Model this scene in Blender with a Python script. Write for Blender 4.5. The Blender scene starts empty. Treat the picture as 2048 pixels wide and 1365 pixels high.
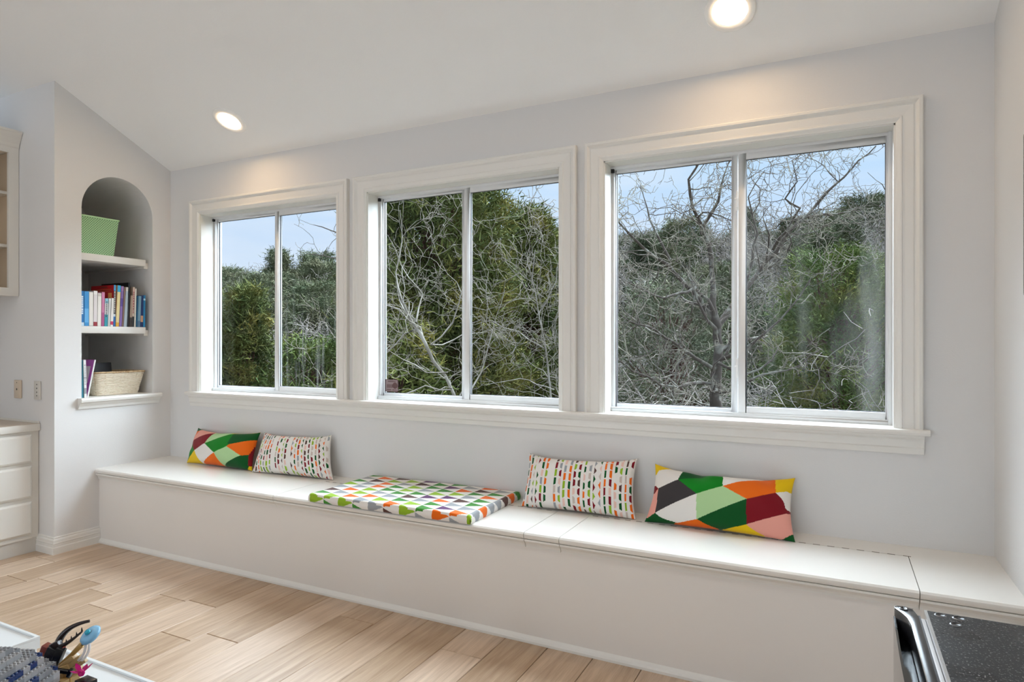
import bpy, bmesh, math, random
import numpy as np
from mathutils import Vector, Matrix

SC = bpy.context.scene
COL = SC.collection
PI = math.pi
R = math.radians

# ------------------------------------------------------------------ camera
F_PX = 1287.16
YAW = 0.4666
CAM = np.array([0.0, -3.013, 1.3])
cd = bpy.data.cameras.new('camera')
cd.sensor_fit = 'HORIZONTAL'
cd.sensor_width = 36.0
cd.lens = 36.0 * F_PX / 2048.0
cd.clip_start = 0.02
cd.clip_end = 600
co = bpy.data.objects.new('camera', cd)
co.location = CAM
co.rotation_euler = (R(90), 0, YAW)
COL.objects.link(co)
SC.camera = co

# ------------------------------------------------------------------ world
def s2l(c):
    c = c / 255.0
    return c / 12.92 if c <= 0.04045 else ((c + 0.055) / 1.055) ** 2.4
def rgb(*c):
    if len(c) == 1: c = c[0]
    return (s2l(c[0]), s2l(c[1]), s2l(c[2]), 1.0)

W = bpy.data.worlds.new('sky')
SC.world = W
W.use_nodes = True
nt = W.node_tree
nt.nodes.clear()
def N(t, kind, **kw):
    n = t.nodes.new(kind)
    for k, v in kw.items():
        setattr(n, k, v)
    return n
o_ = N(nt, 'ShaderNodeOutputWorld')
bg = N(nt, 'ShaderNodeBackground')
tc = N(nt, 'ShaderNodeTexCoord')
sx = N(nt, 'ShaderNodeSeparateXYZ')
nt.links.new(tc.outputs['Generated'], sx.inputs[0])
rmp = N(nt, 'ShaderNodeValToRGB')
e = rmp.color_ramp.elements
e[0].position = 0.0; e[0].color = rgb(222, 234, 250)
e[1].position = 0.5; e[1].color = rgb(158, 202, 252)
m_ = rmp.color_ramp.elements.new(0.16); m_.color = rgb(204, 226, 252)
m_ = rmp.color_ramp.elements.new(0.26); m_.color = rgb(192, 224, 255)
nt.links.new(sx.outputs['Z'], rmp.inputs[0])
mp = N(nt, 'ShaderNodeMapping'); mp.inputs['Scale'].default_value = (2.2, 2.2, 13.0)
nt.links.new(tc.outputs['Generated'], mp.inputs[0])
nz = N(nt, 'ShaderNodeTexNoise'); nz.inputs['Scale'].default_value = 1.6; nz.inputs['Detail'].default_value = 5
nt.links.new(mp.outputs[0], nz.inputs['Vector'])
r2 = N(nt, 'ShaderNodeValToRGB')
r2.color_ramp.elements[0].position = 0.42; r2.color_ramp.elements[0].color = (0, 0, 0, 1)
r2.color_ramp.elements[1].position = 0.68; r2.color_ramp.elements[1].color = (0.5, 0.5, 0.5, 1)
nt.links.new(nz.outputs['Fac'], r2.inputs[0])
mx = N(nt, 'ShaderNodeMixRGB'); mx.inputs[2].default_value = rgb(230, 240, 253)
nt.links.new(r2.outputs[0], mx.inputs[0]); nt.links.new(rmp.outputs[0], mx.inputs[1])
nt.links.new(mx.outputs[0], bg.inputs[0])
bg.inputs[1].default_value = 1.04
nt.links.new(bg.outputs[0], o_.inputs[0])

# soft bright-sky daylight coming down towards the windows
sd = bpy.data.lights.new('daylight_sun', 'SUN')
sd.energy = 25.0
sd.angle = R(98)
sd.color = (0.78, 0.90, 1.0)
so = bpy.data.objects.new('daylight_sun', sd)
so.rotation_euler = (R(-42), 0, R(-10))
COL.objects.link(so)

# added fill lamp for the room, set outside the invented rear opening
def area(name, loc, rot, sx_, sy_, en, col):
    d = bpy.data.lights.new(name, 'AREA')
    d.shape = 'RECTANGLE'; d.size = sx_; d.size_y = sy_; d.energy = en; d.color = col
    o = bpy.data.objects.new(name, d); o.location = loc; o.rotation_euler = rot
    COL.objects.link(o); return o
area('added_rear_fill', (-2.3, -7.75, 1.55), (R(90), 0, 0), 4.6, 2.5, 80, (0.83, 0.92, 1.0))

SC.view_settings.view_transform = 'Standard'
SC.view_settings.look = 'None'
SC.view_settings.exposure = 0.0
SC.view_settings.gamma = 1.0
SC.view_settings.use_curve_mapping = False
cy = SC.cycles
cy.max_bounces = 8; cy.diffuse_bounces = 5; cy.glossy_bounces = 3
cy.transmission_bounces = 4; cy.transparent_max_bounces = 10
cy.caustics_reflective = False; cy.caustics_refractive = False
cy.sample_clamp_indirect = 6.0
cy.use_denoising = True
cy.use_adaptive_sampling = True
cy.adaptive_threshold = 0.12
cy.adaptive_min_samples = 16

# ------------------------------------------------------------------ helpers
FW = np.array([-math.sin(YAW), math.cos(YAW), 0.0])
RT = np.array([math.cos(YAW), math.sin(YAW), 0.0])
UP = np.array([0, 0, 1.0])
def at(px, py, depth):
    return CAM + (FW + RT * (px - 1024) / F_PX + UP * (682.5 - py) / F_PX) * depth

MATS = {}
def mat(name, col, rough=0.5, spec=0.5, metal=0.0, noise=None, bump=None, coat=0.0, emit=None, coord='Object'):
    """noise=(scale, colour2, lo, hi[, stretch]); bump=(scale, strength, distance)"""
    if name in MATS: return MATS[name]
    m = bpy.data.materials.new(name); m.use_nodes = True
    t = m.node_tree; b = t.nodes['Principled BSDF']
    c = rgb(col) if max(col) > 1.0 else (*col, 1.0)
    b.inputs['Base Color'].default_value = c
    b.inputs['Roughness'].default_value = rough
    b.inputs['Specular IOR Level'].default_value = spec
    b.inputs['Metallic'].default_value = metal
    if coat:
        b.inputs['Coat Weight'].default_value = coat
        b.inputs['Coat Roughness'].default_value = 0.08
    tcn = N(t, 'ShaderNodeTexCoord')
    if noise:
        sc, c2, lo, hi = noise[:4]
        st = noise[4] if len(noise) > 4 else (1, 1, 1)
        mpn = N(t, 'ShaderNodeMapping'); mpn.inputs['Scale'].default_value = st
        t.links.new(tcn.outputs[coord], mpn.inputs[0])
        nn = N(t, 'ShaderNodeTexNoise'); nn.inputs['Scale'].default_value = sc; nn.inputs['Detail'].default_value = 4
        t.links.new(mpn.outputs[0], nn.inputs['Vector'])
        rr = N(t, 'ShaderNodeValToRGB')
        rr.color_ramp.elements[0].position = lo; rr.color_ramp.elements[0].color = c
        rr.color_ramp.elements[1].position = hi
        rr.color_ramp.elements[1].color = rgb(c2) if max(c2) > 1.0 else (*c2, 1.0)
        t.links.new(nn.outputs['Fac'], rr.inputs[0]); t.links.new(rr.outputs[0], b.inputs['Base Color'])
    if bump:
        nb = N(t, 'ShaderNodeTexNoise'); nb.inputs['Scale'].default_value = bump[0]; nb.inputs['Detail'].default_value = 2
        t.links.new(tcn.outputs[coord], nb.inputs['Vector'])
        bp = N(t, 'ShaderNodeBump'); bp.inputs['Strength'].default_value = bump[1]; bp.inputs['Distance'].default_value = bump[2]
        t.links.new(nb.outputs['Fac'], bp.inputs['Height']); t.links.new(bp.outputs[0], b.inputs['Normal'])
    if emit:
        b.inputs['Emission Color'].default_value = (*emit[:3], 1); b.inputs['Emission Strength'].default_value = emit[3]
    MATS[name] = m
    return m

class MB:
    """collects faces of one mesh"""
    def __init__(s): s.v = []; s.f = []; s.mi = []; s.sm = []
    def quad(s, pts, mi=0, sm=False):
        n = len(s.v); s.v += [tuple(p) for p in pts]; s.f.append(tuple(range(n, n + len(pts)))); s.mi.append(mi); s.sm.append(sm)
    def box(s, x0, x1, y0, y1, z0, z1, mi=0):
        p = [(x0, y0, z0), (x1, y0, z0), (x1, y1, z0), (x0, y1, z0), (x0, y0, z1), (x1, y0, z1), (x1, y1, z1), (x0, y1, z1)]
        n = len(s.v); s.v += p
        for f in ((0, 3, 2, 1), (4, 5, 6, 7), (0, 1, 5, 4), (1, 2, 6, 5), (2, 3, 7, 6), (3, 0, 4, 7)):
            s.f.append(tuple(n + i for i in f)); s.mi.append(mi); s.sm.append(False)
        return s
    def tbox(s, bot, top, mi=0):
        """frustum: bot/top = 4 points each (ccw from above)"""
        n = len(s.v); s.v += [tuple(p) for p in bot] + [tuple(p) for p in top]
        for f in ((3, 2, 1, 0), (4, 5, 6, 7), (0, 1, 5, 4), (1, 2, 6, 5), (2, 3, 7, 6), (3, 0, 4, 7)):
            s.f.append(tuple(n + i for i in f)); s.mi.append(mi); s.sm.append(False)
        return s
    def prism(s, prof, a, b, axis='x', mi=0, sm=False, cap=True):
        """extrude 2-D profile [(p,q)..] along an axis from a to b"""
        def P(t, p, q):
            return {'x': (t, p, q), 'y': (p, t, q), 'z': (p, q, t)}[axis]
        n = len(s.v); k = len(prof)
        s.v += [P(a, *pq) for pq in prof] + [P(b, *pq) for pq in prof]
        for i in range(k):
            j = (i + 1) % k
            s.f.append((n + i, n + j, n + k + j, n + k + i)); s.mi.append(mi); s.sm.append(sm)
        if cap:
            s.f.append(tuple(n + i for i in range(k))[::-1]); s.mi.append(mi); s.sm.append(False)
            s.f.append(tuple(n + k + i for i in range(k))); s.mi.append(mi); s.sm.append(False)
        return s
    def lathe(s, prof, c=(0, 0, 0), n=20, mi=0, sm=True):
        """prof [(r,z)..] round z"""
        b = len(s.v); k = len(prof)
        for i in range(n):
            a = 2 * PI * i / n
            for r, z in prof: s.v.append((c[0] + r * math.cos(a), c[1] + r * math.sin(a), c[2] + z))
        for i in range(n):
            j = (i + 1) % n
            for q in range(k - 1):
                s.f.append((b + i * k + q, b + j * k + q, b + j * k + q + 1, b + i * k + q + 1)); s.mi.append(mi); s.sm.append(sm)
        return s
    def tube(s, pts, rad, n=8, mi=0, cap=True):
        pts = [np.array(p, float) for p in pts]
        if not hasattr(rad, '__len__'): rad = [rad] * len(pts)
        b = len(s.v); L = len(pts); ref = None
        for i, p in enumerate(pts):
            t = pts[min(i + 1, L - 1)] - pts[max(i - 1, 0)]; t = t / (np.linalg.norm(t) + 1e-12)
            if ref is None:
                ref = np.array([0, 0, 1.0]) if abs(t[2]) < 0.9 else np.array([1.0, 0, 0])
            u = np.cross(t, ref); u /= np.linalg.norm(u) + 1e-12; w = np.cross(u, t); ref = w
            for q in range(n):
                a = 2 * PI * q / n
                s.v.append(tuple(p + (u * math.cos(a) + w * math.sin(a)) * rad[i]))
        for i in range(L - 1):
            for q in range(n):
                q2 = (q + 1) % n
                s.f.append((b + i * n + q, b + i * n + q2, b + (i + 1) * n + q2, b + (i + 1) * n + q)); s.mi.append(mi); s.sm.append(True)
        if cap:
            s.f.append(tuple(b + q for q in range(n))[::-1]); s.mi.append(mi); s.sm.append(False)
            s.f.append(tuple(b + (L - 1) * n + q for q in range(n))); s.mi.append(mi); s.sm.append(False)
        return s
    def mesh(s, name, mats):
        me = bpy.data.meshes.new(name)
        me.from_pydata(s.v, [], s.f)
        for m in (mats if isinstance(mats, (list, tuple)) else [mats]): me.materials.append(m)
        me.polygons.foreach_set('material_index', s.mi)
        me.polygons.foreach_set('use_smooth', s.sm)
        me.update()
        return me
    def build(s, name, mats, parent=None, loc=None, bevel=0.0, seg=2):
        o = bpy.data.objects.new(name, s.mesh(name, mats)); COL.objects.link(o)
        if parent is not None: o.parent = parent
        if loc is not None: o.location = loc
        if bevel:
            bm = bmesh.new(); bm.from_mesh(o.data); bmesh.ops.remove_doubles(bm, verts=bm.verts, dist=1e-6)
            bmesh.ops.recalc_face_normals(bm, faces=bm.faces)
            bmesh.ops.bevel(bm, geom=[e for e in bm.edges if len(e.link_faces) == 2 and e.calc_face_angle(0) > 0.5], offset=bevel, segments=seg, affect='EDGES', profile=0.5, clamp_overlap=True)
            for f in bm.faces: f.smooth = True
            bm.to_mesh(o.data); bm.free()
            try: o.data.set_sharp_from_angle(angle=R(40))
            except Exception: pass
        return o
def fix(o):
    bm = bmesh.new(); bm.from_mesh(o.data); bmesh.ops.recalc_face_normals(bm, faces=bm.faces); bm.to_mesh(o.data); bm.free(); return o
def tag(o, label=None, cat=None, group=None, kind=None):
    if label: o['label'] = label
    if cat: o['category'] = cat
    if group: o['group'] = group
    if kind: o['kind'] = kind
    return o
def empty(name, loc, label=None, cat=None, group=None, kind=None, rz=0.0):
    o = bpy.data.objects.new(name, None); COL.objects.link(o); o.location = loc; o.rotation_euler = (0, 0, rz)
    o.empty_display_size = 0.05
    return tag(o, label, cat, group, kind)

# ------------------------------------------------------------------ dimensions
XL, XR = -4.2526, 0.538          # niche wall, right-hand wall
XA = -5.03                       # alcove wall behind the desk
YR = -0.766                      # return wall of the alcove
YB = -7.4                        # rear wall
ZC, SL = 2.514, 0.488            # ceiling at the window wall and its slope
HB = 0.479                       # bench seat
def zceil(y): return ZC - SL * y if y > -3.7 else ZC + SL * 3.7 + SL * (y + 3.7)

# ------------------------------------------------------------------ setting materials
M_WALL = mat('painted_wall', (221, 220, 219), 0.75, 0.3, bump=(170, 0.10, 0.004), coord='Object')
M_CEIL = mat('painted_ceiling', (240, 240, 239), 0.8, 0.3, bump=(140, 0.12, 0.004))
M_TRIM = mat('white_trim_paint', (228, 226, 221), 0.38, 0.45)
M_BENCH = mat('bench_paint', (229, 226, 220), 0.22, 0.5, bump=(9, 0.03, 0.004))
M_BFRONT = mat('bench_front_paint', (229, 225, 220), 0.5, 0.4)
M_FRAME = mat('white_window_frame', (222, 223, 224), 0.4, 0.5)
M_DARK = mat('dark_gap', (22, 22, 24), 0.6)

# ------------------------------------------------------------------ floor
fb = MB(); fb.box(XA - 0.1, XR + 0.1, YB - 0.1, 0.05, -0.12, -0.012)
floor = fb.build('floor', mat('floor_gap', (66, 48, 34), 0.8))
tag(floor, kind='structure')

def oak_mat():
    m = bpy.data.materials.new('pale_oak_plank'); m.use_nodes = True
    t = m.node_tree; b = t.nodes['Principled BSDF']
    tcn = N(t, 'ShaderNodeTexCoord'); oi = N(t, 'ShaderNodeObjectInfo')
    mpn = N(t, 'ShaderNodeMapping'); mpn.inputs['Scale'].default_value = (16, 1.1, 1)
    ad = N(t, 'ShaderNodeVectorMath', operation='ADD')
    cm = N(t, 'ShaderNodeCombineXYZ')
    mu = N(t, 'ShaderNodeMath', operation='MULTIPLY'); mu.inputs[1].default_value = 37.0
    t.links.new(oi.outputs['Random'], mu.inputs[0])
    for i in range(3): t.links.new(mu.outputs[0], cm.inputs[i])
    t.links.new(tcn.outputs['Object'], mpn.inputs[0]); t.links.new(mpn.outputs[0], ad.inputs[0]); t.links.new(cm.outputs[0], ad.inputs[1])
    n1 = N(t, 'ShaderNodeTexNoise'); n1.inputs['Scale'].default_value = 2.2; n1.inputs['Detail'].default_value = 6; n1.inputs['Distortion'].default_value = 0.8
    t.links.new(ad.outputs[0], n1.inputs['Vector'])
    r1 = N(t, 'ShaderNodeValToRGB')
    r1.color_ramp.elements[0].position = 0.3; r1.color_ramp.elements[0].color = rgb(178, 149, 121)
    r1.color_ramp.elements[1].position = 0.72; r1.color_ramp.elements[1].color = rgb(210, 184, 157)
    t.links.new(n1.outputs['Fac'], r1.inputs[0])
    # fine pores
    mp2 = N(t, 'ShaderNodeMapping'); mp2.inputs['Scale'].default_value = (220, 9, 1)
    t.links.new(tcn.outputs['Object'], mp2.inputs[0])
    n2 = N(t, 'ShaderNodeTexNoise'); n2.inputs['Scale'].default_value = 1.0; n2.inputs['Detail'].default_value = 3
    t.links.new(mp2.outputs[0], n2.inputs['Vector'])
    r2_ = N(t, 'ShaderNodeValToRGB')
    r2_.color_ramp.elements[0].position = 0.35; r2_.color_ramp.elements[0].color = (0.80, 0.78, 0.75, 1)
    r2_.color_ramp.elements[1].position = 0.6; r2_.color_ramp.elements[1].color = (1, 1, 1, 1)
    t.links.new(n2.outputs['Fac'], r2_.inputs[0])
    mm = N(t, 'ShaderNodeMixRGB', blend_type='MULTIPLY'); mm.inputs[0].default_value = 0.55
    t.links.new(r1.outputs[0], mm.inputs[1]); t.links.new(r2_.outputs[0], mm.inputs[2])
    # plank to plank tone
    hv = N(t, 'ShaderNodeHueSaturation')
    mr = N(t, 'ShaderNodeMapRange'); mr.inputs['To Min'].default_value = 0.80; mr.inputs['To Max'].default_value = 1.12
    ms = N(t, 'ShaderNodeMapRange'); ms.inputs['To Min'].default_value = 1.08; ms.inputs['To Max'].default_value = 0.86
    t.links.new(oi.outputs['Random'], mr.inputs['Value']); t.links.new(oi.outputs['Random'], ms.inputs['Value'])
    t.links.new(mr.outputs[0], hv.inputs['Value']); t.links.new(ms.outputs[0], hv.inputs['Saturation'])
    t.links.new(mm.outputs[0], hv.inputs['Color'])
    t.links.new(hv.outputs[0], b.inputs['Base Color'])
    b.inputs['Roughness'].default_value = 0.36
    b.inputs['Specular IOR Level'].default_value = 0.6
    return m
M_OAK = oak_mat()
PW = 0.2012
rng = random.Random(5)
ends_known = {-3.9: -1.086, -3.5: -0.928, -3.1: -1.115, -2.7: -0.86, -2.3: -1.07, -1.9: -0.66, -1.3: -0.72}
plank_cache = {}
def plank_mesh(w, l):
    key = (round(w, 3), round(l, 3))
    if key not in plank_cache:
        g = 0.0011; c = 0.0022; z1 = 0.0; z0 = -0.012
        a = MB()
        o0 = [(g, g, z0), (w - g, g, z0), (w - g, l - g, z0), (g, l - g, z0)]
        o1 = [(g, g, z1 - c), (w - g, g, z1 - c), (w - g, l - g, z1 - c), (g, l - g, z1 - c)]
        o2 = [(g + c, g + c, z1), (w - g - c, g + c, z1), (w - g - c, l - g - c, z1), (g + c, l - g - c, z1)]
        n = 0; a.v = o0 + o1 + o2
        for base in (0, 4):
            for i in range(4):
                j = (i + 1) % 4
                a.f.append((base + i, base + j, base + 4 + j, base + 4 + i)); a.mi.append(0); a.sm.append(False)
        a.f.append((8, 9, 10, 11)); a.mi.append(0); a.sm.append(False)
        plank_cache[key] = a.mesh('plank', M_OAK)
    return plank_cache[key]
x = -0.689
while x > XA: x -= PW
while x < XR + 0.02:
    xe = round(x + PW, 1)
    e0 = ends_known.get(xe, -0.6 - rng.random() * 1.5)
    ys = [0.0, e0]
    while ys[-1] > YB: ys.append(ys[-1] - rng.choice((1.2, 1.5, 1.8, 2.1)))
    ys[-1] = YB
    for a_, b_ in zip(ys[:-1], ys[1:]):
        w_ = min(PW, XR + 0.02 - x)
        o = bpy.data.objects.new('plank', plank_mesh(w_, round(a_ - b_, 3))); COL.objects.link(o)
        o.parent = floor; o.location = (x, b_, 0)
    x += PW

# ------------------------------------------------------------------ walls
WC = (-3.318, -1.859, -0.400)
HW, CW = 0.613, 0.094
ZS, ZH = 0.95, 2.178
YG = 0.16
wb = MB()
xs = [XA - 0.2]
for c in WC: xs += [c - HW, c + HW]
xs += [XR + 0.2]
wb.box(xs[0], xs[-1], 0, YG, -0.2, ZS - 0.022)
wb.box(xs[0], xs[-1], 0, YG, ZH, ZC + 0.35)
for i in range(0, len(xs), 2): wb.box(xs[i], xs[i + 1], 0, YG, ZS - 0.022, ZH)
tag(wb.build('wall_back', M_WALL), kind='structure')

wr = MB()
n = len(wr.v)
def gable(x0, x1, y0=0.02, y1=YB):
    prof = [(y0, -0.1), (y0, zceil(0) + 0.02), (-3.7, zceil(-3.7) + 0.03), (y1, zceil(y1) + 0.03), (y1, -0.1)]
    return MB().prism(prof, x0, x1, 'x')
tag(gable(XR, XR + 0.15).build('wall_right', M_WALL), kind='structure')
tag(gable(XA - 0.15, XA, YR + 0.05).build('wall_alcove', M_WALL), kind='structure')
# unseen rear wall; its wide opening is added to let the fill lamp in
rw = MB()
rw.box(XA - 0.2, -4.7, YB - 0.15, YB, -0.1, 4.5); rw.box(0.1, XR + 0.2, YB - 0.15, YB, -0.1, 4.5)
rw.box(-4.7, 0.1, YB - 0.15, YB, 2.85, 4.5); rw.box(-4.7, 0.1, YB - 0.15, YB, -0.1, 0.02)
tag(rw.build('wall_rear', M_WALL), kind='structure')
# unseen door frames, added to dress the invented rear opening
pd = empty('added_door_1', (-2.3, YB, 0), kind='structure')
for xk in (-4.70, -3.12, -1.53, 0.05):
    b = MB(); b.box(xk, xk + 0.05, YB - 0.11, YB - 0.05, 0.02, 2.85); o = b.build('added_door_stile', M_FRAME, pd); o.location = (2.3, -YB, 0)
for zk in (0.02, 2.79):
    b = MB(); b.box(-4.70, 0.10, YB - 0.11, YB - 0.05, zk, zk + 0.06); o = b.build('added_door_rail', M_FRAME, pd); o.location = (2.3, -YB, 0)
# ceiling
cb = MB()
prof = [(0.16, zceil(0) - SL * 0.16), (-3.7, zceil(-3.7)), (YB - 0.2, zceil(YB) - SL * 0.2), (YB - 0.2, zceil(YB) + 0.1), (-3.7, zceil(-3.7) + 0.25), (0.16, zceil(0) + 0.2)]
cb.prism(prof, XA - 0.2, XR + 0.2, 'x')
tag(cb.build('ceiling', M_CEIL), kind='structure')

# left wall with arched niche
NY0, NY1, NZ0, NZS = -0.608, -0.136, 0.937, 2.146
NR = (NY1 - NY0) / 2; NYC = (NY0 + NY1) / 2
NXB = -5.0
wl = MB()
NS = 28
def zarch(y): return NZS + math.sqrt(max(0, NR * NR - (y - NYC) ** 2))
ysn = [NYC - NR * math.cos(PI * i / NS) for i in range(NS + 1)]
def wq(y0, z00, z01, y1, z10, z11): wl.quad([(XL, y0, z00), (XL, y1, z10), (XL, y1, z11), (XL, y0, z01)])
wq(YR, -0.1, zceil(YR) + 0.02, NY0, -0.1, zceil(NY0) + 0.02)
wq(NY1, -0.1, zceil(NY1) + 0.02, 0.02, -0.1, zceil(0.02) + 0.02)
wq(NY0, -0.1, NZ0, NY1, -0.1, NZ0)
for a_, b_ in zip(ysn[:-1], ysn[1:]):
    wq(a_, zarch(a_), zceil(a_) + 0.02, b_, zarch(b_), zceil(b_) + 0.02)
    wl.quad([(XL, a_, zarch(a_)), (XL, b_, zarch(b_)), (NXB, b_, zarch(b_)), (NXB, a_, zarch(a_))], sm=True)
    wl.quad([(NXB, a_, NZ0), (NXB, b_, NZ0), (NXB, b_, zarch(b_)), (NXB, a_, zarch(a_))])
for y in (NY0, NY1): wl.quad([(XL, y, NZ0), (NXB, y, NZ0), (NXB, y, NZS), (XL, y, NZS)])
wl.quad([(XL, NY0, NZ0), (XL, NY1, NZ0), (NXB, NY1, NZ0), (NXB, NY0, NZ0)])
wl.quad([(XL, YR, -0.1), (XA - 0.1, YR, -0.1), (XA - 0.1, YR, zceil(YR) + 0.02), (XL, YR, zceil(YR) + 0.02)])
tag(wl.build('wall_left', M_WALL), kind='structure')

# baseboards
BB = [(0, 0), (0.016, 0), (0.016, 0.040), (0.013, 0.045), (0.013, 0.062), (0.015, 0.066), (0.013, 0.072), (0.012, 0.085), (0.007, 0.093), (0.008, 0.100), (0.0, 0.105)]
b1 = MB()
k = len(BB)
pa = [(XL + p, YR - p, q) for p, q in BB]
pb = [(XL + p, -0.500, q) for p, q in BB]
pc = [(-4.438, YR - p, q) for p, q in BB]
for P_, Q_ in ((pa, pb), (pa, pc)):
    for i in range(k - 1):
        b1.quad([P_[i], Q_[i], Q_[i + 1], P_[i + 1]])
o = b1.build('baseboard_left', M_TRIM); tag(o, kind='structure')

# window stool and apron (one run under all three windows)
SX0, SX1 = -4.045, 0.328
st = MB()
st.prism([(0.085, 0.926), (0.085, 0.95), (-0.036, 0.95), (-0.043, 0.947), (-0.046, 0.938), (-0.043, 0.929), (-0.036, 0.926)], SX0, SX1, 'x')
tag(st.build('trim_1', M_TRIM), kind='structure')
ap = MB()
ap.prism([(0.0, 0.926), (-0.032, 0.926), (-0.030, 0.916), (-0.020, 0.908), (-0.020, 0.878), (-0.014, 0.872), (-0.012, 0.850), (0.0, 0.847)], SX0 + 0.018, SX1 - 0.018, 'x')
tag(ap.build('trim_2', M_TRIM), kind='structure')

# niche sill moulding
ns = MB()
prof = [(XL - 0.25, 0.937), (XL - 0.25, 0.936), (XL, 0.936), (XL, 0.868), (XL + 0.010, 0.870), (XL + 0.014, 0.886), (XL + 0.026, 0.900), (XL + 0.030, 0.912), (XL + 0.044, 0.914), (XL + 0.047, 0.928), (XL + 0.042, 0.9395), (XL, 0.9395)]
prof2 = [(XL, 0.868), (XL + 0.010, 0.870), (XL + 0.014, 0.886), (XL + 0.026, 0.900), (XL + 0.030, 0.912), (XL + 0.044, 0.914), (XL + 0.047, 0.928), (XL + 0.042, 0.9395), (XL, 0.9395)]
ns.prism(prof2, -0.632, -0.094, 'y')
ns.box(NXB + 0.01, XL, NY0 + 0.001, NY1 - 0.001, 0.934, 0.9395)
tag(ns.build('trim_3', M_TRIM), kind='structure')

# ------------------------------------------------------------------ windows
def glass_mat(name, haze):
    m = bpy.data.materials.new(name); m.use_nodes = True
    t = m.node_tree; t.nodes.clear()
    out = N(t, 'ShaderNodeOutputMaterial'); tr = N(t, 'ShaderNodeBsdfTransparent'); gl = N(t, 'ShaderNodeBsdfGlossy')
    gl.inputs['Roughness'].default_value = 0.02
    tr.inputs[0].default_value = (0.965, 0.975, 0.97, 1)
    mx1 = N(t, 'ShaderNodeMixShader'); fr = N(t, 'ShaderNodeFresnel'); fr.inputs[0].default_value = 1.22
    t.links.new(fr.outputs[0], mx1.inputs[0]); t.links.new(tr.outputs[0], mx1.inputs[1]); t.links.new(gl.outputs[0], mx1.inputs[2])
    last = mx1
    if haze:
        tcn = N(t, 'ShaderNodeTexCoord'); mpn = N(t, 'ShaderNodeMapping')
        mpn.inputs['Scale'].default_value = haze['scale']; mpn.inputs['Location'].default_value = haze.get('loc', (0, 0, 0)); mpn.inputs['Rotation'].default_value = haze.get('rot', (0, 0, 0))
        t.links.new(tcn.outputs['Object'], mpn.inputs[0])
        nn = N(t, 'ShaderNodeTexNoise'); nn.inputs['Scale'].default_value = 1; nn.inputs['Detail'].default_value = 4; nn.inputs['Distortion'].default_value = 0.3
        t.links.new(mpn.outputs[0], nn.inputs['Vector'])
        rr = N(t, 'ShaderNodeValToRGB')
        rr.color_ramp.elements[0].position = haze['lo']; rr.color_ramp.elements[0].color = (0, 0, 0, 1)
        rr.color_ramp.elements[1].position = haze['hi']; rr.color_ramp.elements[1].color = (haze['max'],) * 3 + (1,)
        t.links.new(nn.outputs['Fac'], rr.inputs[0])
        # film is thicker towards one band of the pane height
        sp = N(t, 'ShaderNodeSeparateXYZ'); t.links.new(tcn.outputs['Object'], sp.inputs[0])
        r3 = N(t, 'ShaderNodeMapRange', interpolation_type='SMOOTHSTEP'); r3.inputs['From Min'].default_value = haze['z0']; r3.inputs['From Max'].default_value = haze['z1']
        t.links.new(sp.outputs['Z'], r3.inputs['Value'])
        mm = N(t, 'ShaderNodeMath', operation='MULTIPLY'); t.links.new(rr.outputs[0], mm.inputs[0]); t.links.new(r3.outputs[0], mm.inputs[1])
        df = N(t, 'ShaderNodeBsdfTranslucent'); df.inputs[0].default_value = (0.55, 0.56, 0.54, 1)
        dd = N(t, 'ShaderNodeBsdfDiffuse'); dd.inputs[0].default_value = (0.5, 0.5, 0.49, 1)
        mxh = N(t, 'ShaderNodeMixShader'); mxh.inputs[0].default_value = 0.75
        t.links.new(df.outputs[0], mxh.inputs[1]); t.links.new(dd.outputs[0], mxh.inputs[2])
        mx2 = N(t, 'ShaderNodeMixShader')
        t.links.new(mm.outputs[0], mx2.inputs[0]); t.links.new(mx1.outputs[0], mx2.inputs[1]); t.links.new(mxh.outputs[0], mx2.inputs[2])
        last = mx2
    t.links.new(last.outputs[0], out.inputs[0])
    return m
M_GLASS = glass_mat('window_glass', None)
M_GLASS_STREAK = glass_mat('streaked_glass', dict(scale=(34, 1, 2.2), lo=0.50, hi=0.85, max=0.34, z0=0.72, z1=0.30))
M_GLASS_FOG = glass_mat('fogged_glass', dict(scale=(5.5, 1, 1.1), rot=(0, R(12), 0), loc=(0.35, 0, 0.2), lo=0.50, hi=0.78, max=0.30, z0=1.0, z1=0.6))

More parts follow.
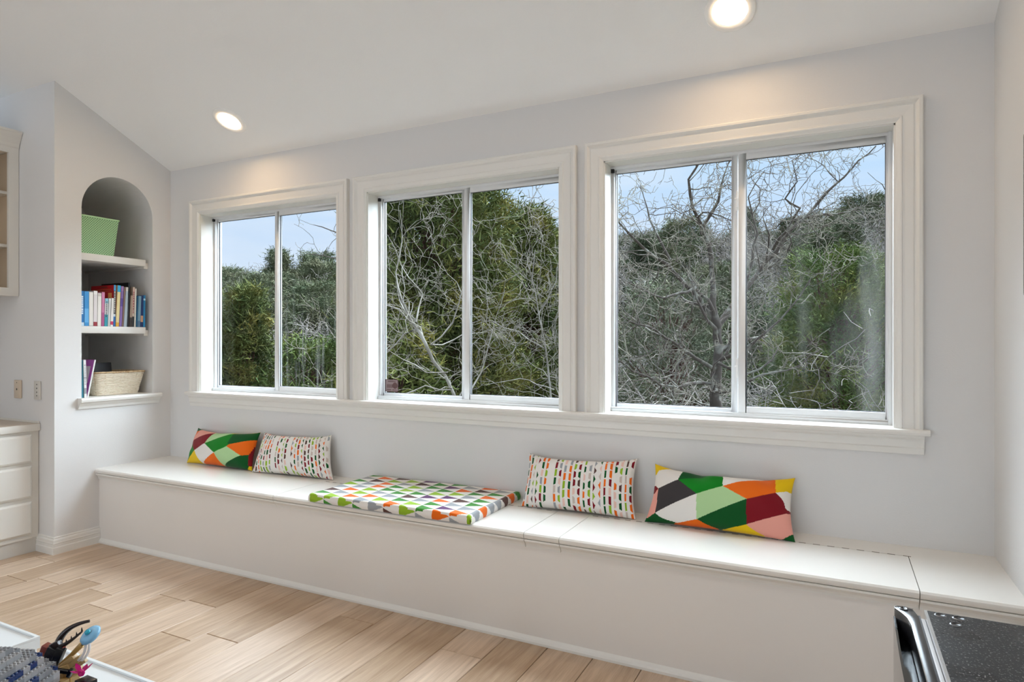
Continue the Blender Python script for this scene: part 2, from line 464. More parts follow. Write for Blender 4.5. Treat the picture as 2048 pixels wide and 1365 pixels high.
CP = [(0.0, 0.0), (0.0, 0.024), (0.004, 0.028), (0.014, 0.028), (0.019, 0.023), (0.024, 0.018), (0.030, 0.016), (0.032, 0.019), (0.036, 0.019), (0.062, 0.016), (0.070, 0.016), (0.073, 0.019), (0.078, 0.018), (0.088, 0.012), (0.094, 0.010), (0.094, 0.0)]
def window(idx, xc, right_glass):
    x0, x1 = xc - HW, xc + HW
    xo0, xo1, zt = x0 - CW, x1 + CW, ZH + CW
    w = empty('window_%d' % idx, (xc, 0, ZS), kind='structure')
    L = (-xc, 0, -ZS)
    def put(mb, name, m, parent=w, bevel=0.0):
        o = mb.build(name, m, parent, bevel=bevel)
        o.location = L if parent is w else (0, 0, 0)
        return o
    # casing: two legs and a mitred head
    for a in range(3):
        c = MB()
        for (u0, d0), (u1, d1) in zip(CP[:-1], CP[1:]):
            if a == 0: q = [(xo0 + u0, -d0, ZS), (xo0 + u1, -d1, ZS), (xo0 + u1, -d1, zt - u1), (xo0 + u0, -d0, zt - u0)]
            elif a == 1: q = [(xo1 - u0, -d0, ZS), (xo1 - u1, -d1, ZS), (xo1 - u1, -d1, zt - u1), (xo1 - u0, -d0, zt - u0)][::-1]
            else: q = [(xo0 + u0, -d0, zt - u0), (xo0 + u1, -d1, zt - u1), (xo1 - u1, -d1, zt - u1), (xo1 - u0, -d0, zt - u0)]
            c.quad(q)
        put(c, 'casing', M_TRIM)
    # jamb boards lining the opening
    j = MB(); j.box(x0 - 0.001, x0 + 0.006, -0.004, 0.15, ZS - 0.0, ZH); put(j, 'jamb', M_TRIM)
    j = MB(); j.box(x1 - 0.006, x1 + 0.001, -0.004, 0.15, ZS - 0.0, ZH); put(j, 'jamb', M_TRIM)
    j = MB(); j.box(x0, x1, -0.004, 0.15, ZH - 0.006, ZH + 0.001); put(j, 'head_jamb', M_TRIM)
    # outer frame
    f = MB(); a0, a1, b0, b1 = x0 + 0.006, x1 - 0.006, ZS, ZH - 0.006
    f.box(a0, a0 + 0.013, 0.100, 0.156, b0, b1); f.box(a1 - 0.013, a1, 0.078, 0.156, b0, b1)
    f.box(a0, a1, 0.088, 0.156, b1 - 0.014, b1); f.box(a0, a1, 0.084, 0.156, b0, b0 + 0.016)
    f.box(a0, a1, 0.084, 0.090, b0 + 0.016, b0 + 0.022)
    put(f, 'frame', M_FRAME, bevel=0.0015)
    g = MB(); g.box(a0, a0 + 0.016, 0.086, 0.098, b1 - 0.030, b1 - 0.012); put(g, 'corner_block', M_DARK)
    xm = xc + 0.0
    def sash(xa, xb, za, zb, y0, y1, ls, rs, tr_, br, glass, gx):
        s = MB()
        s.box(xa, xa + ls, y0, y1, za, zb); s.box(xb - rs, xb, y0, y1, za, zb)
        s.box(xa + ls, xb - rs, y0, y1, zb - tr_, zb); s.box(xa + ls, xb - rs, y0, y1, za, za + br)
        so_ = put(s, 'sash', M_FRAME, bevel=0.002)
        # thin dark gasket line round the glass
        q = MB(); e = 0.0025; ya = y0 + (y1 - y0) * 0.4
        q.box(xa + ls, xa + ls + e, ya, ya + 0.006, za + br, zb - tr_); q.box(xb - rs - e, xb - rs, ya, ya + 0.006, za + br, zb - tr_)
        q.box(xa + ls, xb - rs, ya, ya + 0.006, za + br, za + br + e); q.box(xa + ls, xb - rs, ya, ya + 0.006, zb - tr_ - e, zb - tr_)
        put(q, 'gasket', mat('gasket_grey', (70, 72, 76), 0.6), so_)
        p = MB(); hx = (xb - rs - xa - ls) / 2; cx_ = (xa + ls + xb - rs) / 2
        p.quad([(-hx, 0, 0), (hx, 0, 0), (hx, 0, zb - tr_ - za - br), (-hx, 0, zb - tr_ - za - br)])
        po = p.build('pane', glass, so_); po.location = (cx_, ya + 0.003, za + br)
        return so_
    sl = sash(a0 + 0.010, xm - 0.006, b0 + 0.014, b1 - 0.012, 0.118, 0.146, 0.008, 0.028, 0.016, 0.022, M_GLASS, 0)
    sr = sash(xm - 0.002, a1 - 0.010, b0 + 0.016, b1 - 0.010, 0.090, 0.116, 0.034, 0.012, 0.032, 0.034, right_glass, 0)
    return w, sl, sr
w1, sash1l, sash1r = window(1, WC[0], M_GLASS_STREAK)
w2, sash2l, sash2r = window(2, WC[1], M_GLASS)
w3, sash3l, sash3r = window(3, WC[2], M_GLASS_FOG)
# latches on the meeting stile of the third window
for z in (1.944, 1.175):
    l = MB(); l.box(-0.0035, 0.0035, -0.006, 0.004, -0.045, 0.045); l.box(-0.010, 0.004, -0.012, -0.004, 0.004, 0.012); l.box(-0.002, 0.0045, -0.010, -0.004, -0.028, 0.024)
    o = l.build('latch', mat('latch_white', (238, 238, 238), 0.3), sash3r, bevel=0.001); o.location = (WC[2] - 0.006, 0.09, z)
# printed sticker on the second window
stk = MB(); stk.box(-0.047, 0.047, -0.0006, 0, -0.037, 0.037)
so2 = stk.build('sticker', mat('sticker_grey', (128, 108, 106), 0.5), sash2l); so2.location = (-2.394, 0.1275, 1.031)
MR = mat('sticker_maroon', (78, 44, 40), 0.5)
q = MB()
for a, b, c, d in ((-0.047, 0.047, 0.034, 0.037), (-0.047, 0.047, -0.037, -0.034), (-0.047, -0.044, -0.037, 0.037), (0.044, 0.047, -0.037, 0.037), (-0.028, 0.030, 0.022, 0.026), (-0.026, 0.012, 0.028, 0.030)):
    q.box(a, b, -0.0012, -0.0006, c, d)
for i in range(5): q.box(-0.034 + i * 0.009, -0.029 + i * 0.009, -0.0012, -0.0006, -0.014, 0.008)
for i in range(9):
    if i != 4: q.box(-0.036 + i * 0.0085, -0.030 + i * 0.0085, -0.0012, -0.0006, -0.029, -0.023)
ring = [(0.025 + 0.019 * math.cos(2 * PI * i / 20), 0.0 + 0.019 * math.sin(2 * PI * i / 20)) for i in range(20)]
q.quad([(a, -0.0012, b) for a, b in ring])
q.build('sticker_print', MR, so2)

# ------------------------------------------------------------------ recessed lights
def downlight(x, y, label, power=3.6, colr=(1.0, 0.66, 0.34)):
    z = zceil(y)
    r = empty('recessed_light', (x, y, z), label, 'light', 'recessed ceiling lights above the windows')
    r.rotation_euler = (math.atan(-SL), 0, 0)
    a = MB(); a.lathe([(0.069, -0.004), (0.073, -0.009), (0.096, -0.009), (0.101, -0.006), (0.101, 0.002)], n=40)
    fix(a.build('trim_ring', mat('light_trim', (246, 244, 240), 0.45), r))
    d = MB(); d.lathe([(0.0, -0.006), (0.05, -0.006), (0.070, -0.005)], n=36)
    fix(d.build('diffuser', mat('light_diffuser', (255, 250, 240), 0.6, emit=(1.0, 0.90, 0.76, 7.0)), r))
    L = bpy.data.lights.new('lamp_glow', 'AREA'); L.shape = 'DISK'; L.size = 0.11; L.energy = power; L.color = colr
    lo = bpy.data.objects.new('lamp_glow', L); COL.objects.link(lo); lo.parent = r; lo.location = (0, 0, -0.0075)
    return r
downlight(-3.312, -0.276, 'round recessed ceiling light above the window nearest the arched niche')
downlight(-0.386, -0.276, 'round recessed ceiling light above the window nearest the right wall')
for x_, w_ in ((-3.3, 'over the drawer side of the room'), (-1.85, 'over the middle of the room'), (-0.39, 'over the refrigerator side of the room')):  # three out-of-view fixtures added as fill to brighten floor and bench
    downlight(x_, -2.05, 'added unseen recessed fill light higher up the sloped ceiling ' + w_, 8.5, (1.0, 0.92, 0.82))
# ------------------------------------------------------------------ window bench
bench = empty('window_bench', (-1.85, -0.26, 0), 'long white built-in bench with hinged lids under the three windows', 'bench')
BL = (1.85, 0.26, 0)
def bput(mb, name, m=M_BENCH, bevel=0.0):
    o = mb.build(name, m, bench, bevel=bevel); o.location = BL; return o
YF = -0.499
b = MB(); b.box(XL, XR, YF, YF + 0.02, 0.0, HB - 0.03); bput(b, 'front_panel', M_BFRONT)
b = MB(); b.prism([(YF, 0.0), (YF - 0.013, 0.0), (YF - 0.013, 0.010), (YF - 0.009, 0.019), (YF, 0.030)], XL, XR, 'x'); bput(b, 'shoe_moulding', M_TRIM)
NOSE = [(-0.49, HB - 0.030), (-0.517, HB - 0.030), (-0.524, HB - 0.026), (-0.528, HB - 0.017), (-0.527, HB - 0.008), (-0.521, HB - 0.0015), (-0.512, HB), (-0.145, HB), (-0.145, HB - 0.030)]
g = 0.0013
def board(x0, x1, y_back, name):
    p = [(y, z) if y != -0.145 else (y_back, z) for y, z in NOSE]
    b = MB(); b.prism(p, x0, x1, 'x'); o = bput(b, name)
    try:
        for f in o.data.polygons: f.use_smooth = True
        o.data.set_sharp_from_angle(angle=R(32))
    except Exception: pass
    return o
xs_ = [XL, -2.675, -1.197, -1.033, 0.2455, XR]
for i in range(5):
    x0 = xs_[i] + (g if i else 0); x1 = xs_[i + 1] - (g if i < 4 else 0)
    if i in (1, 3): board(x0, x1, -0.146, 'lid')
    else: board(x0, x1, 0.0, 'seat_board')
for i in (1, 3):
    b = MB(); b.box(xs_[i] - g, xs_[i + 1] + g, -0.1435, 0.0, HB - 0.03, HB); bput(b, 'back_strip')
# cove moulding under the nose, cut where the lids part
CV = [(YF, HB - 0.030), (-0.522, HB - 0.030), (-0.522, HB - 0.038), (-0.516, HB - 0.044), (-0.509, HB - 0.052), (-0.506, HB - 0.062), (-0.506, HB - 0.068), (YF, HB - 0.070)]
for i in range(5):
    b = MB(); b.prism(CV, xs_[i] + (g if i else 0), xs_[i + 1] - (g if i < 4 else 0), 'x'); bput(b, 'cove_moulding', M_TRIM)
# piano hinge knuckles along the back of the lids
for x0, x1 in ((-2.66, -1.21), (-1.02, 0.235)):
    b = MB(); xx = x0
    while xx < x1: b.box(xx, xx + 0.026, -0.1478, -0.1420, HB - 0.004, HB + 0.0008); xx += 0.052
    o = bput(b, 'hinge', mat('hinge_worn', (120, 112, 104), 0.5, metal=0.3)); o['kind'] = 'stuff'

# ------------------------------------------------------------------ cloth with printed colours
def cloth_mat(name, rough=0.85):
    m = bpy.data.materials.new(name); m.use_nodes = True
    t = m.node_tree; b = t.nodes['Principled BSDF']
    a = N(t, 'ShaderNodeAttribute'); a.attribute_name = 'print'
    t.links.new(a.outputs['Color'], b.inputs['Base Color'])
    b.inputs['Roughness'].default_value = rough; b.inputs['Specular IOR Level'].default_value = 0.2
    b.inputs['Sheen Weight'].default_value = 0.15
    tcn = N(t, 'ShaderNodeTexCoord')
    nb = N(t, 'ShaderNodeTexNoise'); nb.inputs['Scale'].default_value = 600
    t.links.new(tcn.outputs['Object'], nb.inputs['Vector'])
    bp = N(t, 'ShaderNodeBump'); bp.inputs['Strength'].default_value = 0.15; bp.inputs['Distance'].default_value = 0.001
    t.links.new(nb.outputs['Fac'], bp.inputs['Height']); t.links.new(bp.outputs[0], b.inputs['Normal'])
    return m
M_CLOTH = cloth_mat('printed_cotton')
Cc = dict(y=(228, 190, 12), w=(226, 222, 217), g=(0, 122, 22), d=(2, 78, 30), o=(228, 104, 14), m=(122, 10, 26), l=(172, 207, 152), c=(58, 54, 56), p=(228, 158, 144),
          lime=(142, 178, 40), grey=(150, 154, 158), tau=(196, 182, 172), br=(84, 56, 50), pk=(226, 190, 178), pur=(92, 52, 100), gg=(58, 132, 44))
Cl = {k: np.array(rgb(v)) for k, v in Cc.items()}

def poly_color(polys, quad):
    """polys in crop pixels; quad = TL,TR,BR,BL of the pillow in the same pixels -> f(u,v) with v up"""
    TL, TR, BR, BLq = [np.array(q, float) for q in quad]
    def f(u, v):
        P = (TL * (1 - u)[:, None] + TR * u[:, None]) * v[:, None] + (BLq * (1 - u)[:, None] + BR * u[:, None]) * (1 - v)[:, None]
        best = np.full(len(u), 1e9); out = np.zeros((len(u), 4))
        for cname, pts in polys:
            pts = np.array(pts, float); n = len(pts); inside = np.zeros(len(u), bool); dist = np.full(len(u), 1e9)
            for i in range(n):
                a, c = pts[i], pts[(i + 1) % n]
                cond = ((a[1] > P[:, 1]) != (c[1] > P[:, 1]))
                xi = a[0] + (P[:, 1] - a[1]) * (c[0] - a[0]) / ((c[1] - a[1]) if abs(c[1] - a[1]) > 1e-9 else 1e-9)
                inside ^= cond & (P[:, 0] < xi)
                ab = c - a; tt = np.clip(((P - a) @ ab) / (ab @ ab + 1e-9), 0, 1)
                dist = np.minimum(dist, np.linalg.norm(P - (a + tt[:, None] * ab), axis=1))
            sdv = np.where(inside, -dist, dist)
            k = sdv < best; best[k] = sdv[k]; out[k] = Cl[cname]
        return out
    return f

def marks_color(seed, cols, rows):
    rg = random.Random(seed)
    pal = ['o', 'm', 'd', 'lime', 'grey', 'tau', 'pk', 'br', 'o', 'd', 'lime', 'm']
    table = {}
    for i in range(cols + 1):
        kind = rg.choice('AABT'); off = rg.choice((0.0, 0.33, 0.66)) + rg.uniform(-.06, .06); gap = rg.random() < 0.06
        for j in range(-1, rows + 2): table[i, j] = (rg.choice(pal), kind, off, gap or rg.random() < 0.06)
    def f(u, v):
        out = np.tile(Cl['w'], (len(u), 1))
        for q in range(len(u)):
            x = u[q] * cols; i = int(x); fx = x - i
            col = table.get((i, 0))
            yy = v[q] * rows + col[2]; j = int(yy); fy = yy - j
            c, kind, off, gap = table.get((i, j), col)
            if gap: continue
            side = 1 if (i % 2) else -1
            dx = (fx - 0.26) / 0.46
            if not 0 <= dx <= 1: continue
            t = dx if side > 0 else 1 - dx
            if kind == 'T': hit = abs(fy - 0.5) < 0.5 * (1 - t)
            elif kind == 'A': hit = 0.04 + 0.16 * t < fy < 0.96 - 0.16 * t
            else: hit = 0.03 + 0.14 * t < fy < 0.97
            if hit: out[q] = Cl[c]
        return out
    return f

def pillow(name, label, bl, br, tl, tr, thick, colf, nu=150, nv=84, seed=0, group='throw pillows on the window bench', wr=0.004, dents=()):
    """four corner points in the world (back seam plane); bulges to both sides"""
    bl, br, tl, tr = [np.array(p, float) for p in (bl, br, tl, tr)]
    rs = np.random.RandomState(seed)
    ph = rs.rand(8) * 6.28
    nrm = np.cross(br - bl, tl - bl); nrm /= np.linalg.norm(nrm)          # towards the room (-y)
    us = np.linspace(0, 1, nu + 1); vs = np.linspace(0, 1, nv + 1)
    U, V = np.meshgrid(us, vs, indexing='ij')
    a = np.abs(2 * U - 1); b_ = np.abs(2 * V - 1)
    # seams pull in between the corners
    pin = 0.030
    Ue = U + (0.5 - U) * 2 * pin * (1 - b_ ** 2) * a ** 6
    Ve = V + (0.5 - V) * 2 * np.where(V > 0.5, 0.155, 0.03) * (1 - a ** 2) * b_ ** 5
    P = (bl[None, None] * ((1 - Ue) * (1 - Ve))[..., None] + br[None, None] * (Ue * (1 - Ve))[..., None] + tl[None, None] * ((1 - Ue) * Ve)[..., None] + tr[None, None] * (Ue * Ve)[..., None])
    prof = np.clip((1 - a ** 2.6), 0, 1) ** 0.55 * np.clip((1 - b_ ** 2.3), 0, 1) ** 0.55
    edge = np.exp(-((1 - np.maximum(a, b_)) / 0.10) ** 2)
    wrk = wr * (np.sin(U * 31 + ph[0] + 3 * np.sin(V * 5 + ph[1])) * np.sin(V * 4 + ph[2]) * 0.6 + np.sin(U * 13 + V * 17 + ph[3]) * 0.4) * (0.35 + 1.3 * (1 - prof))* np.clip(prof * 4, 0, 1)
    H = thick * prof + wrk
    for du, dv, dr, dd in dents:
        H -= dd * np.exp(-(((U - du) * 2.2) ** 2 + (V - dv) ** 2) / dr ** 2) * np.clip(prof * 3, 0, 1)
    lower = 0.012 * (1 - V) * prof
    Fp = P + nrm * (H)[..., None]
    Bp = P - nrm * (thick * 0.35 * prof)[..., None]
    Fp[..., 2] = np.maximum(Fp[..., 2], HB + 0.0015); Bp[..., 2] = np.maximum(Bp[..., 2], HB + 0.0015)
    Fp[..., 1] = np.minimum(Fp[..., 1], -0.0025); Bp[..., 1] = np.minimum(Bp[..., 1], -0.0025)
    org = (bl + br) / 2; org[2] = HB
    nF = (nu + 1) * (nv + 1)
    verts = np.concatenate([Fp.reshape(-1, 3), Bp.reshape(-1, 3)]) - org
    idx = np.arange(nF).reshape(nu + 1, nv + 1)
    q = np.stack([idx[:-1, :-1], idx[1:, :-1], idx[1:, 1:], idx[:-1, 1:]], -1).reshape(-1, 4)
    # back shares the border vertices with the front
    remap = np.arange(nF) + nF
    border = np.zeros((nu + 1, nv + 1), bool); border[0] = border[-1] = True; border[:, 0] = border[:, -1] = True
    remap[border.reshape(-1)] = np.arange(nF)[border.reshape(-1)]
    q2 = remap[q][:, ::-1]
    me = bpy.data.meshes.new(name); me.from_pydata(verts.tolist(), [], np.concatenate([q, q2]).tolist())
    uc = ((us[:-1] + us[1:]) / 2)[:, None].repeat(nv, 1).reshape(-1); vc = ((vs[:-1] + vs[1:]) / 2)[None].repeat(nu, 0).reshape(-1)
    col = colf(uc, vc); col[:, 3] = 1
    full = np.concatenate([col, col]).repeat(4, 0).astype(np.float32)
    at_ = me.color_attributes.new('print', 'FLOAT_COLOR', 'CORNER'); at_.data.foreach_set('color', full.reshape(-1))
    me.materials.append(M_CLOTH)
    me.polygons.foreach_set('use_smooth', [True] * len(me.polygons))
    me.update()
    o = bpy.data.objects.new(name, me); COL.objects.link(o); o.location = org
    tag(o, label, 'pillow', group)
    return o

P4 = [('y', [(245, 165), (420, 215), (300, 250), (250, 300)]), ('w', [(250, 300), (300, 255), (430, 240), (600, 270), (560, 380), (300, 470), (245, 430)]),
      ('d', [(600, 270), (830, 320), (830, 345), (560, 380)]), ('g', [(560, 380), (830, 345), (1070, 340), (1070, 460), (785, 550)]),
      ('w', [(1070, 340), (1480, 330), (1480, 350), (1240, 400), (1075, 460)]), ('o', [(1075, 460), (1250, 395), (1480, 350), (1620, 330), (1640, 525), (1335, 610)]),
      ('y', [(1620, 330), (1820, 315), (1800, 420), (1755, 500), (1640, 525)]), ('w', [(1640, 525), (1755, 500), (1765, 690), (1720, 590)]),
      ('m', [(1335, 610), (1640, 525), (1740, 640), (1755, 760), (1335, 890)]), ('l', [(785, 550), (1075, 460), (1335, 610), (785, 830)]),
      ('c', [(300, 470), (560, 380), (785, 550), (275, 740)]), ('m', [(245, 430), (300, 470), (235, 520)]),
      ('p', [(235, 520), (298, 470), (275, 740), (170, 785)]), ('d', [(140, 830), (180, 780), (275, 740), (330, 790), (520, 860), (400, 870)]),
      ('w', [(275, 740), (785, 550), (785, 830), (570, 865), (400, 820)]), ('o', [(520, 875), (570, 862), (785, 830), (1010, 945)]),
      ('d', [(785, 830), (1335, 610), (1335, 890), (1060, 950), (900, 900)]), ('y', [(1060, 955), (1335, 895), (1400, 950), (1530, 1025)]),
      ('p', [(1335, 890), (1755, 765), (1790, 1000), (1700, 1045), (1530, 1025), (1400, 950)]), ('d', [(1700, 1045), (1790, 1000), (1835, 1070)])]
P1 = [('d', [(200, 205), (285, 210), (285, 245), (195, 270)]), ('o', [(195, 270), (280, 250), (200, 410), (145, 440)]), ('p', [(280, 240), (505, 270), (490, 290), (195, 410)]),
      ('m', [(195, 410), (500, 285), (425, 445), (280, 525)]), ('l', [(500, 275), (740, 285), (640, 350), (430, 445)]), ('g', [(430, 445), (745, 305), (705, 480), (545, 560)]),
      ('d', [(745, 300), (985, 265), (960, 375), (700, 455)]), ('o', [(700, 480), (965, 385), (925, 570), (840, 585)]), ('g', [(145, 440), (195, 415), (280, 525), (105, 640)]),
      ('y', [(105, 655), (285, 530), (345, 685)]), ('w', [(285, 525), (425, 450), (545, 560), (360, 670), (340, 685)]), ('o', [(360, 675), (545, 560), (595, 705)]),
      ('l', [(545, 560), (695, 485), (840, 585), (620, 705)]), ('d', [(620, 705), (840, 590), (925, 570), (890, 745)]), ('m', [(925, 570), (980, 430), (945, 700), (890, 690)]),
      ('y', [(870, 745), (945, 690), (925, 750)]), ('y', [(640, 288), (985, 262), (985, 270), (745, 300)])]
YT, YBt = -0.030, -0.135
def corners(xbl, xbr, xtl, xtr, ztl, ztr, yb=YBt, ybr=None, yt=YT, ytr=None):
    return (xbl, yb, HB + 0.002), (xbr, ybr if ybr is not None else yb, HB + 0.002), (xtl, yt, ztl), (xtr, ytr if ytr is not None else yt, ztr)
pillow('pillow', 'patchwork colour-block pillow lying against the wall nearest the arched niche', *corners(-3.900, -3.285, -3.920, -3.320, 0.702, 0.710, -0.132, -0.128),
       0.075, poly_color(P1, ((215, 205), (985, 265), (925, 750), (105, 655))), seed=1, dents=((0.42, 0.92, 0.22, 0.02),))
pillow('pillow', 'white pillow with coloured dash print beside the patchwork pillow near the niche', *corners(-3.262, -2.640, -3.285, -2.722, 0.716, 0.732, -0.150, -0.105),
       0.072, marks_color(11, 24, 8), nu=180, nv=96, seed=2, wr=0.005)
pillow('pillow', 'white pillow with coloured dash print between the thin mat and the patchwork pillow', *corners(-1.395, -0.820, -1.405, -0.838, 0.727, 0.745, -0.145, -0.125),
       0.072, marks_color(4, 23, 7), nu=190, nv=100, seed=3, wr=0.004)
pillow('pillow', 'patchwork colour-block pillow with big charcoal patch, nearest the right wall', *corners(-0.775, -0.148, -0.755, -0.155, 0.727, 0.718, -0.140, -0.158),
       0.066, poly_color(P4, ((243, 163), (1822, 316), (1832, 1068), (138, 825))), nu=200, nv=110, seed=4, dents=((0.36, 0.93, 0.16, 0.03), (0.83, 0.95, 0.12, 0.02)))

# seat mat
def seat_mat():
    x0, x1, y0, y1, h = -2.412, -1.462, -0.536, -0.018, 0.040
    nx, ny, nzv = 300, 170, 10
    pal = ['o', 'gg', 'br', 'lime', 'grey', 'gg', 'lime', 'pur', 'grey', 'o']
    rg = random.Random(9)
    tab = [[pal[(i * 3 + j * 7 + rg.randint(0, 2)) % len(pal)] for j in range(40)] for i in range(40)]
    pw, ph = 0.0925, 0.0735
    def colf(a, d):
        xx = a / pw + 40; c = math.floor(xx); fx = xx - c
        yy = d / ph + 20 + (0.5 if c % 2 else 0.0); r = math.floor(yy); fy = yy - r
        return tab[c % 40][r % 40] if abs(fy - 0.5) < 0.5 * (1 - fx) * 0.97 else 'w'
    v = []; f = []; col = []
    rad = 0.012
    def soft(t, lo, hi):  # rounded edge drop
        d = min(t - lo, hi - t); return 1.0 if d > rad else math.sqrt(max(0, 1 - (1 - d / rad) ** 2))
    xs = np.linspace(x0, x1, nx + 1); ys = np.linspace(y0, y1, ny + 1)
    lump = lambda x, y: 0.0012 * math.sin(x * 23 + 1) * math.sin(y * 19) + 0.001 * math.sin(x * 9 + y * 14)
    for x in xs:
        for y in ys:
            v.append((x, y, HB + 0.001 + h - rad + rad * min(soft(x, x0, x1), soft(y, y0, y1)) + lump(x, y)))
    for i in range(nx):
        for j in range(ny):
            a = i * (ny + 1) + j; f.append((a, a + ny + 1, a + ny + 2, a + 1)); col.append(colf((xs[i] + xs[i + 1]) / 2, (ys[j] + ys[j + 1]) / 2))
    def side(edge_idx, pts, kind):
        base = len(v)
        for k in range(nzv + 1):
            t = k / nzv
            for e in edge_idx:
                p = v[e]; bul = 0.0035 * math.sin(PI * t)
                dx = {'f': 0, 'b': 0, 'l': -bul, 'r': bul}[kind]; dy = {'f': -bul, 'b': bul, 'l': 0, 'r': 0}[kind]
                v.append((p[0] + dx, p[1] + dy, p[2] * (1 - t) + (HB + 0.0005) * t))
        n = len(edge_idx)
        for k in range(nzv):
            for i in range(n - 1):
                a = base + k * n + i; f.append((a, a + 1, a + n + 1, a + n))
                m = v[a]
                drop = HB + h - m[2]
                cc = colf(m[0], y0 - drop) if kind == 'f' else colf(m[0], y1 + drop) if kind == 'b' else colf(x1 + drop, m[1]) if kind == 'r' else colf(x0 - drop, m[1])
                col.append(cc)
    W_ = ny + 1
    side([i * W_ for i in range(nx + 1)], None, 'f'); side([i * W_ + ny for i in range(nx + 1)], None, 'b')
    side([j for j in range(ny + 1)], None, 'l'); side([nx * W_ + j for j in range(ny + 1)], None, 'r')
    org = np.array([(x0 + x1) / 2, (y0 + y1) / 2, HB])
    me = bpy.data.meshes.new('seat_mat'); me.from_pydata((np.array(v) - org).tolist(), [], f)
    full = np.array([Cl[c] for c in col]).repeat(4, 0).astype(np.float32); full[:, 3] = 1
    ca = me.color_attributes.new('print', 'FLOAT_COLOR', 'CORNER'); ca.data.foreach_set('color', full.reshape(-1))
    me.materials.append(M_CLOTH); me.polygons.foreach_set('use_smooth', [True] * len(me.polygons)); me.update()
    o = bpy.data.objects.new('seat_mat', me); COL.objects.link(o); o.location = org; o.rotation_euler = (0, 0, R(0.6))
    fix(o)
    return tag(o, 'thin flat seat cushion printed with coloured triangles lying on the bench', 'cushion')
seat_mat()

# ------------------------------------------------------------------ niche shelves and what stands on them
for z, lab in ((1.863, 'white niche shelf under the green basket'), (1.396, 'white niche shelf under the row of books')):
    s = empty('niche_shelf', (XL - 0.2, NYC, z), lab, 'shelf', 'shelves in the arched niche')
    b = MB(); b.box(-0.54, 0.172, NY0 - NYC + 0.002, NY1 - NYC - 0.030, -0.045, 0); b.build('board', M_TRIM, s, bevel=0.002)
    b = MB(); b.box(-0.54, 0.150, NY1 - NYC - 0.030, NY1 - NYC - 0.001, -0.060, -0.020); b.build('cleat', M_TRIM, s)
    b = MB(); b.box(-0.585, -0.56, NY0 - NYC + 0.002, NY1 - NYC - 0.03, -0.085, -0.045); b.build('cleat', M_TRIM, s)

def frust(mb, x0, x1, y0, y1, z0, X0, X1, Y0, Y1, z1, mi=0):
    mb.tbox([(x0, y0, z0), (x1, y0, z0), (x1, y1, z0), (x0, y1, z0)], [(X0, Y0, z1), (X1, Y0, z1), (X1, Y1, z1), (X0, Y1, z1)], mi)
# green basket: four perforated walls, rim, base
def perf_mat():
    m = mat('green_perforated', (176, 216, 168), 0.45)
    t = m.node_tree; b = t.nodes['Principled BSDF']
    tcn = N(t, 'ShaderNodeTexCoord'); mpn = N(t, 'ShaderNodeMapping'); mpn.inputs['Scale'].default_value = (92, 92, 1); mpn.inputs['Rotation'].default_value = (0, 0, R(45))
    sp_ = N(t, 'ShaderNodeSeparateXYZ'); cb_ = N(t, 'ShaderNodeCombineXYZ'); sm_ = N(t, 'ShaderNodeMath', operation='ADD')
    t.links.new(tcn.outputs['Object'], sp_.inputs[0]); t.links.new(sp_.outputs['X'], sm_.inputs[0]); t.links.new(sp_.outputs['Y'], sm_.inputs[1])
    t.links.new(sm_.outputs[0], cb_.inputs[0]); t.links.new(sp_.outputs['Z'], cb_.inputs[1]); t.links.new(cb_.outputs[0], mpn.inputs[0])
    vn = N(t, 'ShaderNodeTexVoronoi'); vn.inputs['Scale'].default_value = 1.0; vn.inputs['Randomness'].default_value = 0.0; vn.voronoi_dimensions = '2D'
    t.links.new(mpn.outputs[0], vn.inputs['Vector'])
    rr = N(t, 'ShaderNodeValToRGB'); rr.color_ramp.interpolation = 'EASE'
    rr.color_ramp.elements[0].position = 0.30; rr.color_ramp.elements[0].color = rgb(92, 134, 92)
    rr.color_ramp.elements[1].position = 0.40; rr.color_ramp.elements[1].color = rgb(176, 216, 168)
    t.links.new(vn.outputs['Distance'], rr.inputs[0]); t.links.new(rr.outputs[0], b.inputs['Base Color'])
    return m
MG = perf_mat(); MG2 = mat('green_plastic', (174, 214, 166), 0.4)
gb = empty('storage_basket', (XL - 0.20, -0.478, 1.8635), 'mint green perforated plastic basket on the top niche shelf', 'basket')
hh = 0.242; a0, a1 = 0.103, 0.128
for k in range(4):
    w = MB()
    c = [(-0.15, -a0), (0.15, -a0), (0.15, a0), (-0.15, a0)]; C2 = [(-0.165, -a1), (0.165, -a1), (0.165, a1), (-0.165, a1)]
    p, q, P_, Q_ = c[k], c[(k + 1) % 4], C2[k], C2[(k + 1) % 4]
    i = lambda t, s: (t[0] * s, t[1] * s)
    w.quad([(*p, 0), (*q, 0), (*Q_, hh), (*P_, hh)]); w.quad([(*i(q, .97), 0), (*i(p, .97), 0), (*i(P_, .97), hh), (*i(Q_, .97), hh)])
    w.build('side_wall', MG, gb)
w = MB(); w.box(-0.15, 0.15, -a0, a0, 0, 0.004); w.build('base', MG2, gb)
w = MB()
for (x0, x1, y0, y1) in ((-0.170, 0.170, -a1 - .004, -a1 + .006), (-0.170, 0.170, a1 - .006, a1 + .004), (-0.170, -0.160, -a1, a1), (0.160, 0.170, -a1, a1)): w.box(x0, x1, y0, y1, hh - 0.008, hh + 0.003)
w.build('rim', MG2, gb, bevel=0.002)
